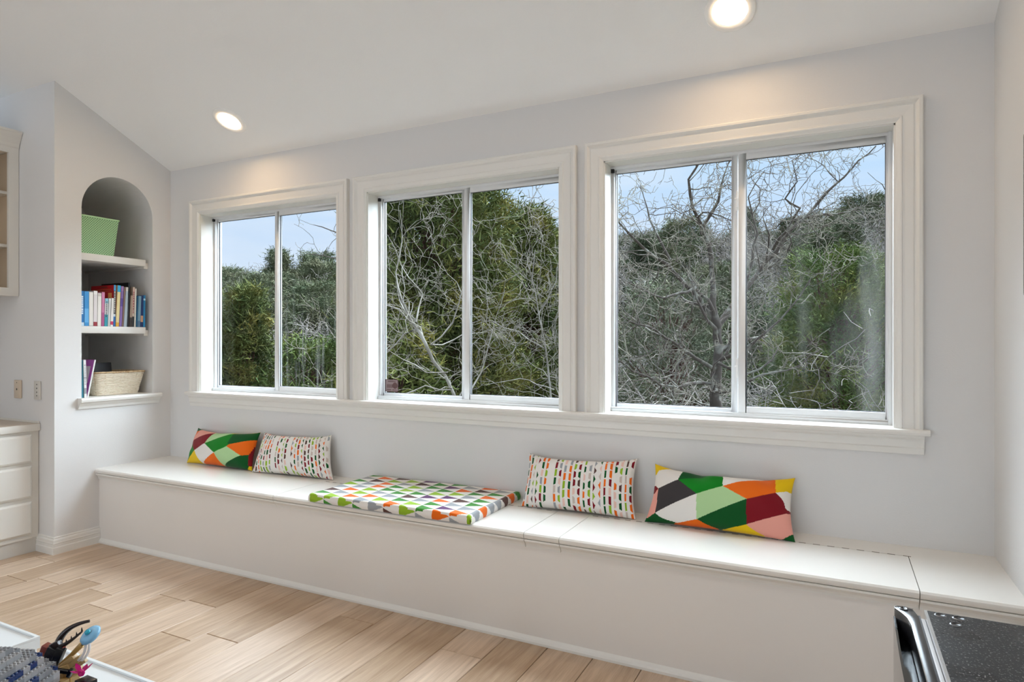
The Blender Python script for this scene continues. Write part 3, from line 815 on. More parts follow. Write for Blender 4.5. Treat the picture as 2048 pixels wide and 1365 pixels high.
for nm, xx, yy, h_, c_, lab in (('activity_book', -0.10, 0.055, 0.262, (196, 120, 40), 'orange covered book sticking out of the green basket'), ('activity_book', -0.115, 0.085, 0.256, (40, 90, 160), 'blue covered book sticking out of the green basket')):
    b = MB(); b.box(-0.008, 0.008, -0.04, 0.035, 0, h_); b.box(-0.006, 0.006, -0.038, 0.037, 0.002, h_ - 0.003, 1)
    o = b.build(nm, [mat('cover_%d%d%d' % c_, c_, 0.5), mat('paper', (228, 224, 214), 0.8)]); o.location = (XL - 0.20 + xx, -0.478 + yy, 1.868); tag(o, lab, 'book', 'books in the green basket')

# books
M_PAPER = mat('paper', (228, 224, 214), 0.8)
def book(y0, y1, h, depth, cover, bands, label, lean=0.0, xf=XL - 0.030, zb=1.3965, title=None, group='books on the middle niche shelf'):
    """spine towards the room (+x). bands: (z0,z1,colour) as fractions of height; lean = shift of the top in y"""
    t = y1 - y0; ins = 0.0012
    root = empty('book', (xf, (y0 + y1) / 2, zb), label, 'book', group)
    root.rotation_euler = (math.atan2(-lean, h), 0, 0)
    mats = [mat('cover_%d_%d_%d' % cover, cover, 0.4)]
    c = MB()
    hy = t / 2 - 0.0006
    # cover boards and spine
    c.box(-depth, 0, -hy, -hy + 0.0018, 0, h); c.box(-depth, 0, hy - 0.0018, hy, 0, h)
    zs = [0.0]
    segs = []
    for z0, z1, colr in bands:
        if z0 > zs[-1]: segs.append((zs[-1], z0, 0))
        mk = mat('cover_%d_%d_%d' % colr, colr, 0.4)
        if mk not in mats: mats.append(mk)
        segs.append((z0, z1, mats.index(mk))); zs.append(z1)
    if zs[-1] < 1: segs.append((zs[-1], 1.0, 0))
    for z0, z1, mi in segs: c.box(-0.002, 0.0008, -hy, hy, z0 * h, z1 * h, mi)
    if title:
        mk = mat('cover_%d_%d_%d' % title, title, 0.4); mats.append(mk)
        rg = random.Random(int(abs(y0) * 1e5)); z = 0.34
        while z < 0.86:
            l_ = rg.uniform(0.02, 0.05)
            c.box(0.0008, 0.0011, -hy * 0.45, hy * 0.45, z * h, (z + l_) * h, len(mats) - 1); z += l_ + 0.018
    c.build('cover', mats, root)
    p = MB(); p.box(-depth + 0.003, -0.002, -hy + 0.0018, hy - 0.0018, 0.002, h - 0.003); p.build('pages', M_PAPER, root)
    return root
Bk = [  # y0,y1,h,depth,cover,bands,label,lean,title
 (-0.598, -0.575, .222, .16, (24, 112, 176), [(0, .1, (190, 214, 230))], 'bright blue book with white lettering at the niche edge of the row', 0, (225, 235, 240)),
 (-0.574, -0.546, .222, .16, (52, 142, 206), [(.1, .5, (96, 172, 226))], 'sky blue thick book second in the row', 0, None),
 (-0.545, -0.519, .218, .15, (226, 222, 214), [(0, .02, (200, 196, 190))], 'cream paperback with plain spine beside the sky blue book', 0, None),
 (-0.518, -0.494, .228, .15, (218, 210, 210), [(0, .12, (150, 40, 50)), (.9, 1, (235, 230, 226))], 'off-white paperback with small dark red foot on its spine', 0.002, None),
 (-0.493, -0.470, .216, .15, (230, 226, 218), [(.9, 1, (205, 196, 188))], 'white paperback between the off-white and the pink books', 0.003, None),
 (-0.469, -0.450, .224, .15, (196, 120, 156), [(0, .4, (172, 82, 130))], 'pink spined book in the middle of the row', 0.005, None),
 (-0.449, -0.428, .184, .14, (222, 224, 222), [(0, .42, (40, 150, 168)), (.82, 1, (132, 188, 206))], 'short white and teal book with dark lettering', 0.006, (40, 46, 52)),
 (-0.427, -0.412, .184, .14, (206, 206, 204), [], 'thin pale grey paperback next to the short teal book', 0.008, None),
 (-0.410, -0.392, .188, .14, (232, 228, 224), [(.06, .18, (196, 40, 84))], 'short white paperback with a crimson badge at the foot', 0.010, None),
 (-0.391, -0.376, .276, .25, (176, 18, 28), [(0, .24, (24, 96, 160)), (.24, .30, (200, 206, 210)), (.30, .86, (60, 60, 66)), (.86, 1, (60, 146, 196))], 'tall book with red side cover and blue and grey spine', 0.004, (206, 200, 190)),
 (-0.375, -0.353, .276, .18, (226, 208, 150), [(0, .1, (222, 168, 50)), (.84, 1, (40, 160, 206))], 'tall pale yellow book with turquoise top', 0.014, None),
 (-0.352, -0.334, .272, .18, (124, 96, 158), [(.5, .7, (92, 70, 142)), (.88, 1, (150, 112, 160))], 'tall violet spined book', 0.015, None),
 (-0.333, -0.322, .268, .18, (128, 100, 84), [], 'tall thin brown book', 0.016, None),
 (-0.321, -0.300, .268, .18, (166, 180, 190), [(.9, 1, (206, 204, 196))], 'tall pale blue-grey book leaning in the row', 0.017, None),
 (-0.299, -0.286, .300, .30, (18, 18, 20), [], 'tallest book, thin and black, beside the blue-grey one', 0.010, None),
 (-0.282, -0.266, .214, .16, (156, 134, 116), [(0, .3, (52, 44, 42))], 'shorter tan book with dark foot', 0.010, None),
 (-0.264, -0.250, .272, .17, (196, 176, 160), [(0, .26, (40, 38, 40)), (.5, .95, (206, 170, 158))], 'tall thin pale book with pinkish spine', 0.008, (120, 30, 40)),
 (-0.248, -0.238, .262, .17, (224, 220, 210), [], 'thin white book before the blue picture books', 0.007, None),
 (-0.236, -0.226, .212, .16, (22, 88, 124), [], 'thin dark teal book near the end of the row', 0.008, None),
 (-0.225, -0.205, .214, .16, (112, 150, 170), [(0, .2, (80, 110, 140))], 'grey-blue picture book near the end of the row', 0.008, None),
 (-0.204, -0.186, .218, .16, (26, 50, 104), [(.16, .36, (196, 150, 120))], 'navy book with a small peach patch', 0.006, None),
 (-0.185, -0.170, .220, .16, (36, 128, 178), [(.84, .9, (180, 220, 236))], 'last bright blue book of the row', 0.003, None)]
for r in Bk:
    bo_ = book(*r[:7], lean=r[7], title=r[8])
    if r[4] == (176, 18, 28):            # printing on the red side cover
        hy = -(r[1] - r[0]) / 2 + 0.0006
        for nm, (xa, xb, za, zb_), cc in (('title_line', (-0.235, -0.025, 0.247, 0.2495), (206, 150, 90)), ('title_line', (-0.22, -0.02, 0.236, 0.238), (206, 150, 90)), ('title', (-0.14, -0.07, 0.259, 0.267), (110, 60, 40)), ('emblem', (-0.06, -0.02, 0.185, 0.225), (226, 170, 96))):
            b = MB(); b.box(xa, xb, hy - 0.0006, hy, za, zb_); b.build(nm, mat('cover_%d_%d_%d' % cc, cc, 0.4), bo_)
# lowest level: two slim books, purple folder, wicker basket, black tablet case
book(-0.602, -0.588, .240, .20, (36, 110, 130), [], 'slim teal edged book in the lowest niche compartment', lean=0.004, zb=0.9405, xf=XL - 0.012, group='papers in the lowest niche compartment')
book(-0.587, -0.571, .240, .21, (226, 226, 224), [(.1, .25, (150, 150, 156)), (.5, .54, (170, 172, 178))], 'slim white book with grey specks in the lowest niche compartment', lean=-0.006, zb=0.9405, xf=XL - 0.008, group='papers in the lowest niche compartment', title=(150, 150, 156))
fo = empty('folder', (XL - 0.03, -0.560, 0.9405), 'purple folder with white edge leaning beside the wicker basket', 'folder'); fo.rotation_euler = (R(-11), 0, 0)
b = MB(); b.box(-0.20, 0.006, 0.0, 0.0085, 0, 0.243); b.build('page_edge', mat('cover_226_226_224', (226, 226, 224), 0.5), fo)
b = MB(); b.box(-0.20, 0.004, -0.0016, 0.0, 0, 0.243); b.build('cover', mat('folder_purple', (146, 70, 158), 0.45, noise=(3, (160, 50, 96), 0.4, 0.7)), fo)
b = MB(); b.box(-0.10, -0.02, -0.0022, -0.0016, 0.09, 0.20); b.build('cover_panel', mat('cover_196_186_190', (196, 186, 190), 0.5), fo)

wk = empty('wicker_basket', (XL - 0.165, -0.335, 0.9405), 'pale woven wicker basket in the lowest niche compartment', 'basket')
MWK = mat('pale_wicker', (236, 226, 208), 0.8, noise=(60, (208, 188, 158), 0.45, 0.75, (1, 1, 6)))
MWK2 = mat('wicker_rim', (206, 180, 142), 0.7, noise=(80, (160, 124, 84), 0.4, 0.7))
def ringpts(ax, ay, z, rr=0.03, n=11, wob=0.0, rg=None):
    pts = []
    for cx_, cy_, a_ in ((ax - rr, ay - rr, 0), (-(ax - rr), ay - rr, 90), (-(ax - rr), -(ay - rr), 180), (ax - rr, -(ay - rr), 270)):
        for i in range(4):
            a = R(a_ + 30 * i); pts.append((cx_ + rr * math.cos(a), cy_ + rr * math.sin(a), z))
    out = []
    for i in range(len(pts)):
        p, q_ = np.array(pts[i]), np.array(pts[(i + 1) % len(pts)]); m = max(1, int(np.linalg.norm(q_ - p) / 0.022))
        for k in range(m):
            s = p + (q_ - p) * k / m
            if rg: s = s * np.array([1, 1, 1]) + np.array([rg.uniform(-wob, wob), rg.uniform(-wob, wob), rg.uniform(-wob, wob) * 0.7])
            out.append(tuple(s))
    out.append(out[0]); return out
rg = random.Random(3)
NR_ = 19
for i in range(NR_):
    t = i / (NR_ - 1); z = 0.005 + 0.138 * t
    w = MB(); w.tube(ringpts(0.105 + 0.028 * t, 0.142 + 0.026 * t, z, wob=0.0016, rg=rg), 0.0046, n=5, cap=False); w.build('strand', MWK, wk)
w = MB(); w.tube(ringpts(0.137, 0.172, 0.152, wob=0.0012, rg=rg), 0.0058, n=6, cap=False); w.build('rim', MWK2, wk)
for i in range(22):
    t = i / 22 * 2 * PI; c_, s_ = math.cos(t), math.sin(t); m_ = max(abs(c_), abs(s_)); dx, dy = c_ / m_, s_ / m_
    w = MB(); w.tube([(dx * 0.103, dy * 0.138, 0.002), (dx * 0.137, dy * 0.170, 0.156)], 0.0022, n=5); w.build('stake', MWK2, wk)
w = MB(); w.box(-0.10, 0.10, -0.137, 0.137, 0.001, 0.006); w.build('base', MWK, wk)
b = MB(); b.box(-0.012, 0.012, -0.105, 0.105, 0, 0.205); o = b.build('tablet_case', mat('black_case', (18, 18, 22), 0.5), bevel=0.004)
o.location = (XL - 0.215, -0.385, 0.948); o.rotation_euler = (0, R(-8), 0); tag(o, 'black flat case standing up inside the wicker basket', 'case')

# ------------------------------------------------------------------ alcove: desk cabinet, wall cabinet, switch and outlet
XD = -4.42
M_CAB = mat('cabinet_white', (224, 221, 214), 0.35, 0.5)
YD0 = -2.6
dk = empty('drawer_cabinet', (XD - 0.3, YR, 0), 'white drawer cabinet with beige counter in the alcove beside the niche', 'cabinet')
DL = (-(XD - 0.3), -YR, 0)
def dput(mb, name, m, parent=dk, bevel=0.0):
    o = mb.build(name, m, parent, bevel=bevel); o.location = DL if parent is dk else (0, 0, 0); return o
b = MB(); b.box(XA + 0.005, XD, YD0, YR - 0.002, 0.09, 0.745); dput(b, 'carcass', M_CAB)
b = MB(); b.box(XA + 0.005, XD - 0.004, YD0, YR - 0.002, 0.0, 0.09); dput(b, 'toe_kick', mat('toe_kick_white', (206, 203, 197), 0.5))
b = MB(); b.box(XA + 0.005, XD + 0.022, YD0, YR - 0.002, 0.747, 0.789); dput(b, 'counter_edge', M_CAB, bevel=0.003)
b = MB(); b.box(XA + 0.006, XD + 0.018, YD0 + 0.004, YR - 0.004, 0.7892, 0.7912); dput(b, 'counter_top', mat('beige_laminate', (196, 182, 166), 0.4))
b = MB(); b.box(XA + 0.005, XD + 0.012, YR - 0.014, YR - 0.002, 0.7915, 0.803); dput(b, 'back_lip', M_CAB)
for col_i, (ya, yb) in enumerate(((YR - 0.045, YR - 0.50), (YR - 0.53, YR - 0.985))):
    for (z0, z1) in ((0.555, 0.726), (0.340, 0.533), (0.115, 0.315)):
        b = MB(); bo = 0.012
        b.box(XD + 0.0005, XD + 0.010, yb, ya, z0, z1)
        b.tbox([(XD + 0.010, yb, z0), (XD + 0.010, ya, z0), (XD + 0.010, ya, z1), (XD + 0.010, yb, z1)], [(XD + 0.020, yb + bo, z0 + bo), (XD + 0.020, ya - bo, z0 + bo), (XD + 0.020, ya - bo, z1 - bo), (XD + 0.020, yb + bo, z1 - bo)])
        o = dput(b, 'drawer_front', mat('drawer_white', (230, 229, 224), 0.32)); fix(o)
b = MB(); b.box(XD, XD + 0.006, YD0, YR - 0.04, 0.088, 0.100); dput(b, 'bottom_rail', M_CAB)

XU = -4.662
uc = empty('wall_cabinet', (XU - 0.17, YR, 1.585), 'white wall cabinet with crown moulding and open glazed front above the desk', 'cabinet')
UL = (-(XU - 0.17), -YR, -1.585)
def uput(mb, name, m, bevel=0.0):
    o = mb.build(name, m, uc, bevel=bevel); o.location = UL; return o
yu0, yu1 = -1.92, YR - 0.003
MIN = mat('cabinet_inside', (206, 186, 160), 0.6)
b = MB(); b.box(XA + 0.003, XU, yu1 - 0.018, yu1, 1.588, 2.52); uput(b, 'side_panel', M_CAB)
b = MB(); b.box(XA + 0.003, XU, yu0, yu0 + 0.018, 1.588, 2.52); uput(b, 'side_panel', M_CAB)
b = MB(); b.box(XA + 0.003, XU, yu0 + .018, yu1 - .018, 1.588, 1.606); uput(b, 'bottom_panel', M_CAB)
b = MB(); b.box(XA + 0.003, XU, yu0 + .018, yu1 - .018, 2.502, 2.52); uput(b, 'top_panel', M_CAB)
b = MB(); b.box(XA + 0.003, XA + 0.010, yu0 + .018, yu1 - .018, 1.606, 2.502); uput(b, 'back_panel', MIN)
b = MB(); b.box(XA + 0.010, XU - 0.02, yu1 - 0.020, yu1 - 0.018, 1.606, 2.502); uput(b, 'lining', MIN)
for z in (2.248, 1.913):
    b = MB(); b.box(XA + 0.01, XU - 0.03, yu0 + .018, yu1 - .02, z - 0.018, z); uput(b, 'shelf', M_CAB)
ym = (yu0 + yu1) / 2
for ya, yb in ((yu1, ym + 0.002), (ym - 0.002, yu0)):
    b = MB(); w_ = 0.056
    b.box(XU, XU + 0.02, ya - w_, ya, 1.585, 2.53); b.box(XU, XU + 0.02, yb, yb + w_, 1.585, 2.53)
    b.box(XU, XU + 0.02, yb + w_, ya - w_, 1.585, 1.635); b.box(XU, XU + 0.02, yb + w_, ya - w_, 2.486, 2.53)
    uput(b, 'door_frame', M_CAB)
b = MB(); b.prism([(XU + 0.02, 2.52), (XU + 0.026, 2.53), (XU + 0.03, 2.545), (XU + 0.044, 2.575), (XU + 0.060, 2.605), (XU + 0.066, 2.612), (XU + 0.066, 2.625), (XU - 0.02, 2.625), (XU - 0.02, 2.52)], yu0 - 0.02, yu1, 'y'); uput(b, 'crown', M_CAB)

def plate(name, label, cat, x, tilt, colr, holes):
    r = empty(name, (x, YR, 0.994), label, cat); r.rotation_euler = (0, 0, 0)
    b = MB(); b.box(-0.036, 0.036, -0.008 - tilt, -0.001, -0.058, 0.058); b.build('cover_plate', mat('plate_%d' % colr[0], colr, 0.4), r, bevel=0.004)
    for i, (hx, hz, w, h_) in enumerate(holes):
        b = MB(); b.box(hx - w, hx + w, -0.0095 - tilt, -0.0075 - tilt, hz - h_, hz + h_); b.build('slot', mat('slot_dark', (66, 60, 54), 0.6), r)
    return r
plate('cable_outlet', 'beige cover plate with one centre hole on the alcove wall', 'outlet', -4.642, 0.006, (208, 192, 172), [(0, 0, 0.004, 0.006), (0, 0.042, 0.0025, 0.0025)])
plate('power_outlet', 'white power outlet on the alcove wall close to its corner', 'outlet', -4.428, 0.0, (206, 203, 196), [(0, 0.036, .003, .003), (0, 0.012, .003, .004), (0, -0.012, .003, .004), (0, -0.034, .003, .003)])

# edge of a dark framed panel on the right wall
pf = empty('wall_screen', (XR, -0.805, 1.44), 'dark edged flat panel hung on the right wall at the picture edge', 'screen')
b = MB(); b.box(-0.022, -0.001, -0.28, 0.279, 0, 0.500); b.build('case', mat('screen_case', (92, 92, 94), 0.4), pf, bevel=0.004)
b = MB(); b.box(-0.0228, -0.022, -0.272, 0.271, 0.008, 0.492); b.build('face', mat('screen_face', (30, 30, 34), 0.2), pf)

# ------------------------------------------------------------------ compact refrigerator, lower right
ZF = 0.80
fr_ = empty('compact_refrigerator', (0.33, -1.86, 0), 'black compact refrigerator with speckled top and glossy door at the right wall', 'refrigerator')
FLc = (-0.33, 1.86, 0)
def fput(mb, name, m, bevel=0.0):
    o = mb.build(name, m, fr_, bevel=bevel); o.location = FLc; return o
def speck_mat():
    m = mat('speckled_top', (24, 27, 31), 0.30, 0.25)
    t = m.node_tree; b = t.nodes['Principled BSDF']
    tcn = N(t, 'ShaderNodeTexCoord'); n1 = N(t, 'ShaderNodeTexNoise'); n1.inputs['Scale'].default_value = 260; n1.inputs['Detail'].default_value = 2
    t.links.new(tcn.outputs['Object'], n1.inputs['Vector'])
    rr = N(t, 'ShaderNodeValToRGB'); rr.color_ramp.elements[0].position = 0.58; rr.color_ramp.elements[0].color = rgb(20, 23, 27)
    rr.color_ramp.elements[1].position = 0.74; rr.color_ramp.elements[1].color = rgb(150, 150, 150)
    t.links.new(n1.outputs['Fac'], rr.inputs[0])
    n2 = N(t, 'ShaderNodeTexNoise'); n2.inputs['Scale'].default_value = 12; n2.inputs['Detail'].default_value = 4
    t.links.new(tcn.outputs['Object'], n2.inputs['Vector'])
    mr = N(t, 'ShaderNodeMapRange'); mr.inputs['To Min'].default_value = 0.18; mr.inputs['To Max'].default_value = 0.42
    t.links.new(n2.outputs['Fac'], mr.inputs['Value']); t.links.new(mr.outputs[0], b.inputs['Roughness'])
    t.links.new(rr.outputs[0], b.inputs['Base Color'])
    return m
MSP = speck_mat(); MBK = mat('gloss_black', (10, 11, 13), 0.08, 0.6); MGR = mat('satin_grey', (120, 122, 126), 0.3, metal=0.6); MWH = mat('gasket_white', (226, 226, 228), 0.35)
YF0, YF1 = -2.10, -1.603
b = MB(); b.box(0.1475, 0.520, YF0, YF1, 0.02, ZF - 0.002); fput(b, 'body', MBK)
b = MB(); b.box(0.1500, 0.521, YF0, YF1 + 0.001, ZF - 0.002, ZF); fput(b, 'top_panel', MSP)
b = MB(); b.box(0.1455, 0.1502, YF0, YF1 + 0.001, ZF - 0.020, ZF + 0.0006); fput(b, 'edge_strip', mat('bright_edge', (206, 208, 210), 0.2, metal=0.7))
for (hx, hy, hr) in ((0.1690, -1.6165, .0072), (0.197, -1.617, .0078), (0.188, -1.650, .0072)):
    b = MB(); b.lathe([(0, 0.0006), (hr * 0.9, 0.0006), (hr, 0.0012)], (hx, hy, ZF), n=16, mi=0); o = fput(b, 'hinge_hole', [mat('hole_black', (5, 5, 6), 0.3)]); fix(o)
    b = MB(); b.lathe([(hr * 1.02, 0.0015), (hr * 1.12, 0.0016), (hr * 1.3, 0.0003)], (hx, hy, ZF), n=16); fix(fput(b, 'hole_rim', MGR))
b = MB(); b.box(0.1375, 0.1455, YF0, YF1 - 0.02, 0.03, ZF - 0.008); fput(b, 'door_gasket', MWH, bevel=0.002)
b = MB(); b.box(0.1340, 0.1375, YF0, YF1 - 0.02, 0.03, ZF - 0.004); fput(b, 'gasket_channel', mat('satin_dark', (70, 72, 78), 0.3, metal=0.5))
# door: cap with a scooped hand grip and a glossy front skin
cap = [(0.134, YF0), (0.134, YF1 - 0.035), (0.128, YF1 - 0.004), (0.115, YF1 + 0.002), (0.103, YF1 + 0.001), (0.0975, YF1 - 0.006), (0.0985, YF1 - 0.014), (0.107, YF1 - 0.030), (0.115, YF1 - 0.052), (0.1185, YF1 - 0.080), (0.120, YF0)]
b = MB(); b.prism([(p[0], p[1]) for p in cap], ZF - 0.045, ZF, 'z'); fix(fput(b, 'door_cap', mat('door_cap', (44, 45, 48), 0.25, 0.6), bevel=0.0015))
b = MB(); b.tube([(p[0], p[1], ZF + 0.0004) for p in cap[2:]], 0.0007, n=6); fput(b, 'cap_edge', mat('bright_edge', (206, 208, 210), 0.2, metal=0.7))
b = MB(); b.lathe([(0, 0.0006), (0.0045, 0.0006), (0.0062, 0.0018), (0.0078, 0.0004)], (0.1125, YF1 - 0.010, ZF), n=16); fix(fput(b, 'hinge_hole', MBK))
sk = MB(); nn_ = 14
for i in range(nn_):
    y0 = YF1 - 0.004 - (YF1 - YF0 - 0.004) * i / nn_; y1 = YF1 - 0.004 - (YF1 - YF0 - 0.004) * (i + 1) / nn_
    f0 = 0.0965 - 0.004 * math.sin(PI * i / nn_); f1 = 0.0965 - 0.004 * math.sin(PI * (i + 1) / nn_)
    zt = ZF - 0.018
    for a in (0.0, 0.0035):
        sk.quad([(f0 + a, y0, 0.04), (f1 + a, y1, 0.04), (f1 + a, y1, zt), (f0 + a, y0, zt)], sm=True)
    sk.quad([(f0, y0, zt), (f1, y1, zt), (f1 + 0.0035, y1, zt), (f0 + 0.0035, y0, zt)])
fput(sk, 'door_skin', MBK)
b = MB(); b.box(0.1005, 0.134, YF0, YF1 - 0.006, 0.035, ZF - 0.046); fput(b, 'door_core', MBK)

# ------------------------------------------------------------------ white play tables and brick toys, lower left
ZT = 0.45
M_TBL = mat('white_table', (222, 226, 228), 0.35)
def table(x0, x1, y0, y1, label):
    r = empty('play_table', ((x0 + x1) / 2, (y0 + y1) / 2, 0), label, 'table', 'white play tables')
    hx, hy = (x1 - x0) / 2, (y1 - y0) / 2
    b = MB(); b.box(-hx, hx, -hy, hy, ZT - 0.03, ZT - 0.002); b.build('tabletop', M_TBL, r)
    b = MB()
    for q in ((-hx, hx, hy - 0.008, hy), (-hx, hx, -hy, -hy + 0.008), (-hx, -hx + .008, -hy + .008, hy - .008), (hx - .008, hx, -hy + .008, hy - .008)): b.box(*q, ZT - 0.0015, ZT + 0.004)
    b.build('edge_lip', M_TBL, r)
    for sx_ in (-1, 1):
        for sy_ in (-1, 1):
            cx_, cy_ = sx_ * (hx - 0.03), sy_ * (hy - 0.03); b = MB(); b.box(cx_ - 0.025, cx_ + 0.025, cy_ - 0.025, cy_ + 0.025, 0, ZT - 0.03); b.build('leg', M_TBL, r, bevel=0.002)
    return r
table(-2.66, -2.038, -2.60, -1.974, 'white table at the picture edge with its far corner showing')
table(-1.93, -1.00, -2.60, -1.985, 'white table under the brick toys')

M_LG = mat('brick_grey', (128, 130, 134), 0.25); M_LG2 = mat('brick_light_grey', (150, 150, 152), 0.25); M_NV = mat('brick_navy', (20, 44, 92), 0.2)
M_BW = mat('brick_white', (226, 226, 226), 0.25); M_DB = mat('brick_dark_brown', (44, 32, 32), 0.25); M_TN = mat('brick_tan', (196, 166, 116), 0.35); M_BKK = mat('brick_black', (20, 20, 24), 0.25)
M_RB = mat('brick_reddish', (120, 48, 36), 0.25); M_PK = mat('brick_magenta', (206, 20, 130), 0.2); M_TG = mat('brick_gold', (190, 150, 84), 0.3, metal=0.3)
STUD = MB(); STUD.lathe([(0.0024, 0), (0.0024, 0.0017), (0, 0.0017)], n=10)
def studmesh(m): 
    key = 'stud_' + m.name
    if key not in bpy.data.meshes: STUD.mesh(key, m).name = key
    return bpy.data.meshes[key]
tw = empty('toy_brick_tower', (-1.355, -2.405, ZT), 'grey studded toy-brick tower with navy bricks at the bottom picture corner', 'toy'); tw.rotation_euler = (0, 0, R(24))
P8 = 0.008
def brick(parent, x, y, z, nx, ny, h, m, studs=True):
    b = MB(); b.box(0.0001, nx * P8 - 0.0001, 0.0001, ny * P8 - 0.0001, 0, h)
    o = b.build('brick', m, parent); o.location = (x, y, z)
    if studs:
        for i in range(nx):
            for j in range(ny):
                s = bpy.data.objects.new('stud', studmesh(m)); COL.objects.link(s); s.parent = o; s.location = ((i + .5) * P8, (j + .5) * P8, h)
rg = random.Random(21)
# white drum below, navy collar, stepped grey roof of bricks above
b = MB(); b.lathe([(0.0, 0), (0.094, 0), (0.094, 0.190), (0.0, 0.190)], n=32); fix(b.build('base_drum', M_BW, tw))
b = MB(); b.lathe([(0.094, 0.192), (0.097, 0.192), (0.097, 0.214), (0.0, 0.214)], n=32); fix(b.build('collar', M_NV, tw))
for lay in range(8):
    half = [11, 11, 10, 9, 8, 7, 5, 3][lay]; z = 0.214 + lay * 0.0096
    nxt = [11, 10, 9, 8, 7, 5, 3, 0][lay]
    for i in range(-half, half, 2):
        for j in range(-half, half, 2):
            cxx, cyy = i + 1, j + 1
            if max(abs(cxx), abs(cyy)) > half or (abs(cxx) + abs(cyy)) > half * 1.55: continue
            hidden = max(abs(cxx), abs(cyy)) < nxt - 2 and (abs(cxx) + abs(cyy)) < nxt * 1.55 - 3
            if hidden: continue
            mm = rg.choice((M_LG, M_LG, M_LG2, M_LG, M_NV if lay in (0, 1, 2, 4) else M_LG2))
            brick(tw, i * P8, j * P8, z, 2, 2, 0.0095, mm, True)
# dark claw
def curve(p0, p1, p2, n): return [tuple((1 - t) ** 2 * np.array(p0) + 2 * t * (1 - t) * np.array(p1) + t * t * np.array(p2)) for t in np.linspace(0, 1, n)]
cl_o = at(112, 1318, 1.30)
cl = empty('toy_claw', (cl_o[0], cl_o[1], ZT), 'dark brown toy claw with curved horn beside the brick tower', 'toy')
def rel(px, py, d, o): return tuple(at(px, py, d) - np.array([o[0], o[1], ZT]))
b = MB(); b.tube(curve(rel(116, 1288, 1.30, cl_o), rel(128, 1252, 1.30, cl_o), rel(179, 1243, 1.31, cl_o), 12), list(np.linspace(0.0072, 0.0030, 12)), n=8); b.build('horn', M_DB, cl)
b = MB(); pts = curve(rel(118, 1296, 1.29, cl_o), rel(140, 1286, 1.29, cl_o), rel(164, 1264, 1.30, cl_o), 10); b.tube(pts, list(np.linspace(0.0055, 0.002, 10)), n=6)
for i in (3, 5, 7, 9): p = pts[i]; b.tube([p, (p[0] - 0.001, p[1], p[2] + 0.008)], [0.0022, 0.0006], n=5)
b.build('jaw', M_DB, cl)
def blk(parent, o, px, py, d, sx, sy, sz, m, rz=0, rx=0, ry=0, name='block', bev=0.0012):
    b = MB(); b.box(-sx / 2, sx / 2, -sy / 2, sy / 2, -sz / 2, sz / 2); q = b.build(name, m, parent, bevel=bev); q.location = rel(px, py, d, o); q.rotation_euler = (R(rx), R(ry), R(rz)); return q
blk(cl, cl_o, 113, 1292, 1.29, .018, .014, .016, M_DB, 27, 0, -25)
blk(cl, cl_o, 98, 1302, 1.29, .026, .018, .020, M_RB, 27, 0, 20)
blk(cl, cl_o, 106, 1312, 1.285, .026, .018, .034, M_BKK, 27, 0, 25)
blk(cl, cl_o, 116, 1316, 1.28, .016, .012, .040, M_BKK, 27, 0, 22)
blk(cl, cl_o, 124, 1300, 1.285, .010, .010, .010, M_RB, 27)
b = MB(); b.tube([rel(108, 1322, 1.285, cl_o), (rel(104, 1340, 1.285, cl_o)[0], rel(104, 1340, 1.285, cl_o)[1], 0.002)], [0.010, 0.013], n=8); b.build('stand', M_BKK, cl)
# tan crag of wedges
tn_o = at(140, 1330, 1.26)
tn = empty('toy_crag', (tn_o[0], tn_o[1], ZT), 'tan and gold jagged toy rock piece between claw and magenta flower', 'toy')
for (px, py, sx, sy, sz, ry, m) in ((146, 1308, .058, .010, .010, -42, M_TG), (156, 1295, .030, .008, .007, -48, M_TN), (134, 1325, .048, .014, .012, -38, M_TN), (148, 1326, .050, .014, .012, -40, M_TN), (160, 1328, .036, .010, .010, -35, M_TN), (128, 1338, .040, .020, .022, -20, M_TN), (144, 1344, .046, .016, .018, -35, M_TN), (120, 1350, .030, .024, .026, 0, M_TN), (132, 1358, .040, .024, .024, 0, M_TG)):
    q = blk(tn, tn_o, px - 3, py + 3, 1.26, sx, sy, sz * 0.8, m, 27, 0, ry, 'wedge', 0.002)
blk(tn, tn_o, 124, 1343, 1.235, .034, .008, .007, M_BKK, 27, 0, 8, 'bar')
blk(tn, tn_o, 140, 1347, 1.235, .007, .008, .016, M_BKK, 27, 0, 20, 'bar')
b = MB(); c0 = rel(128, 1352, 1.26, tn_o); b.tbox([(c0[0] - .035, c0[1] - .03, 0.001), (c0[0] + .035, c0[1] - .03, 0.001), (c0[0] + .035, c0[1] + .03, 0.001), (c0[0] - .035, c0[1] + .03, 0.001)], [(c0[0] - .018, c0[1] - .016, c0[2]), (c0[0] + .022, c0[1] - .016, c0[2]), (c0[0] + .022, c0[1] + .016, c0[2]), (c0[0] - .018, c0[1] + .016, c0[2])]); b.build('base', M_TN, tn)
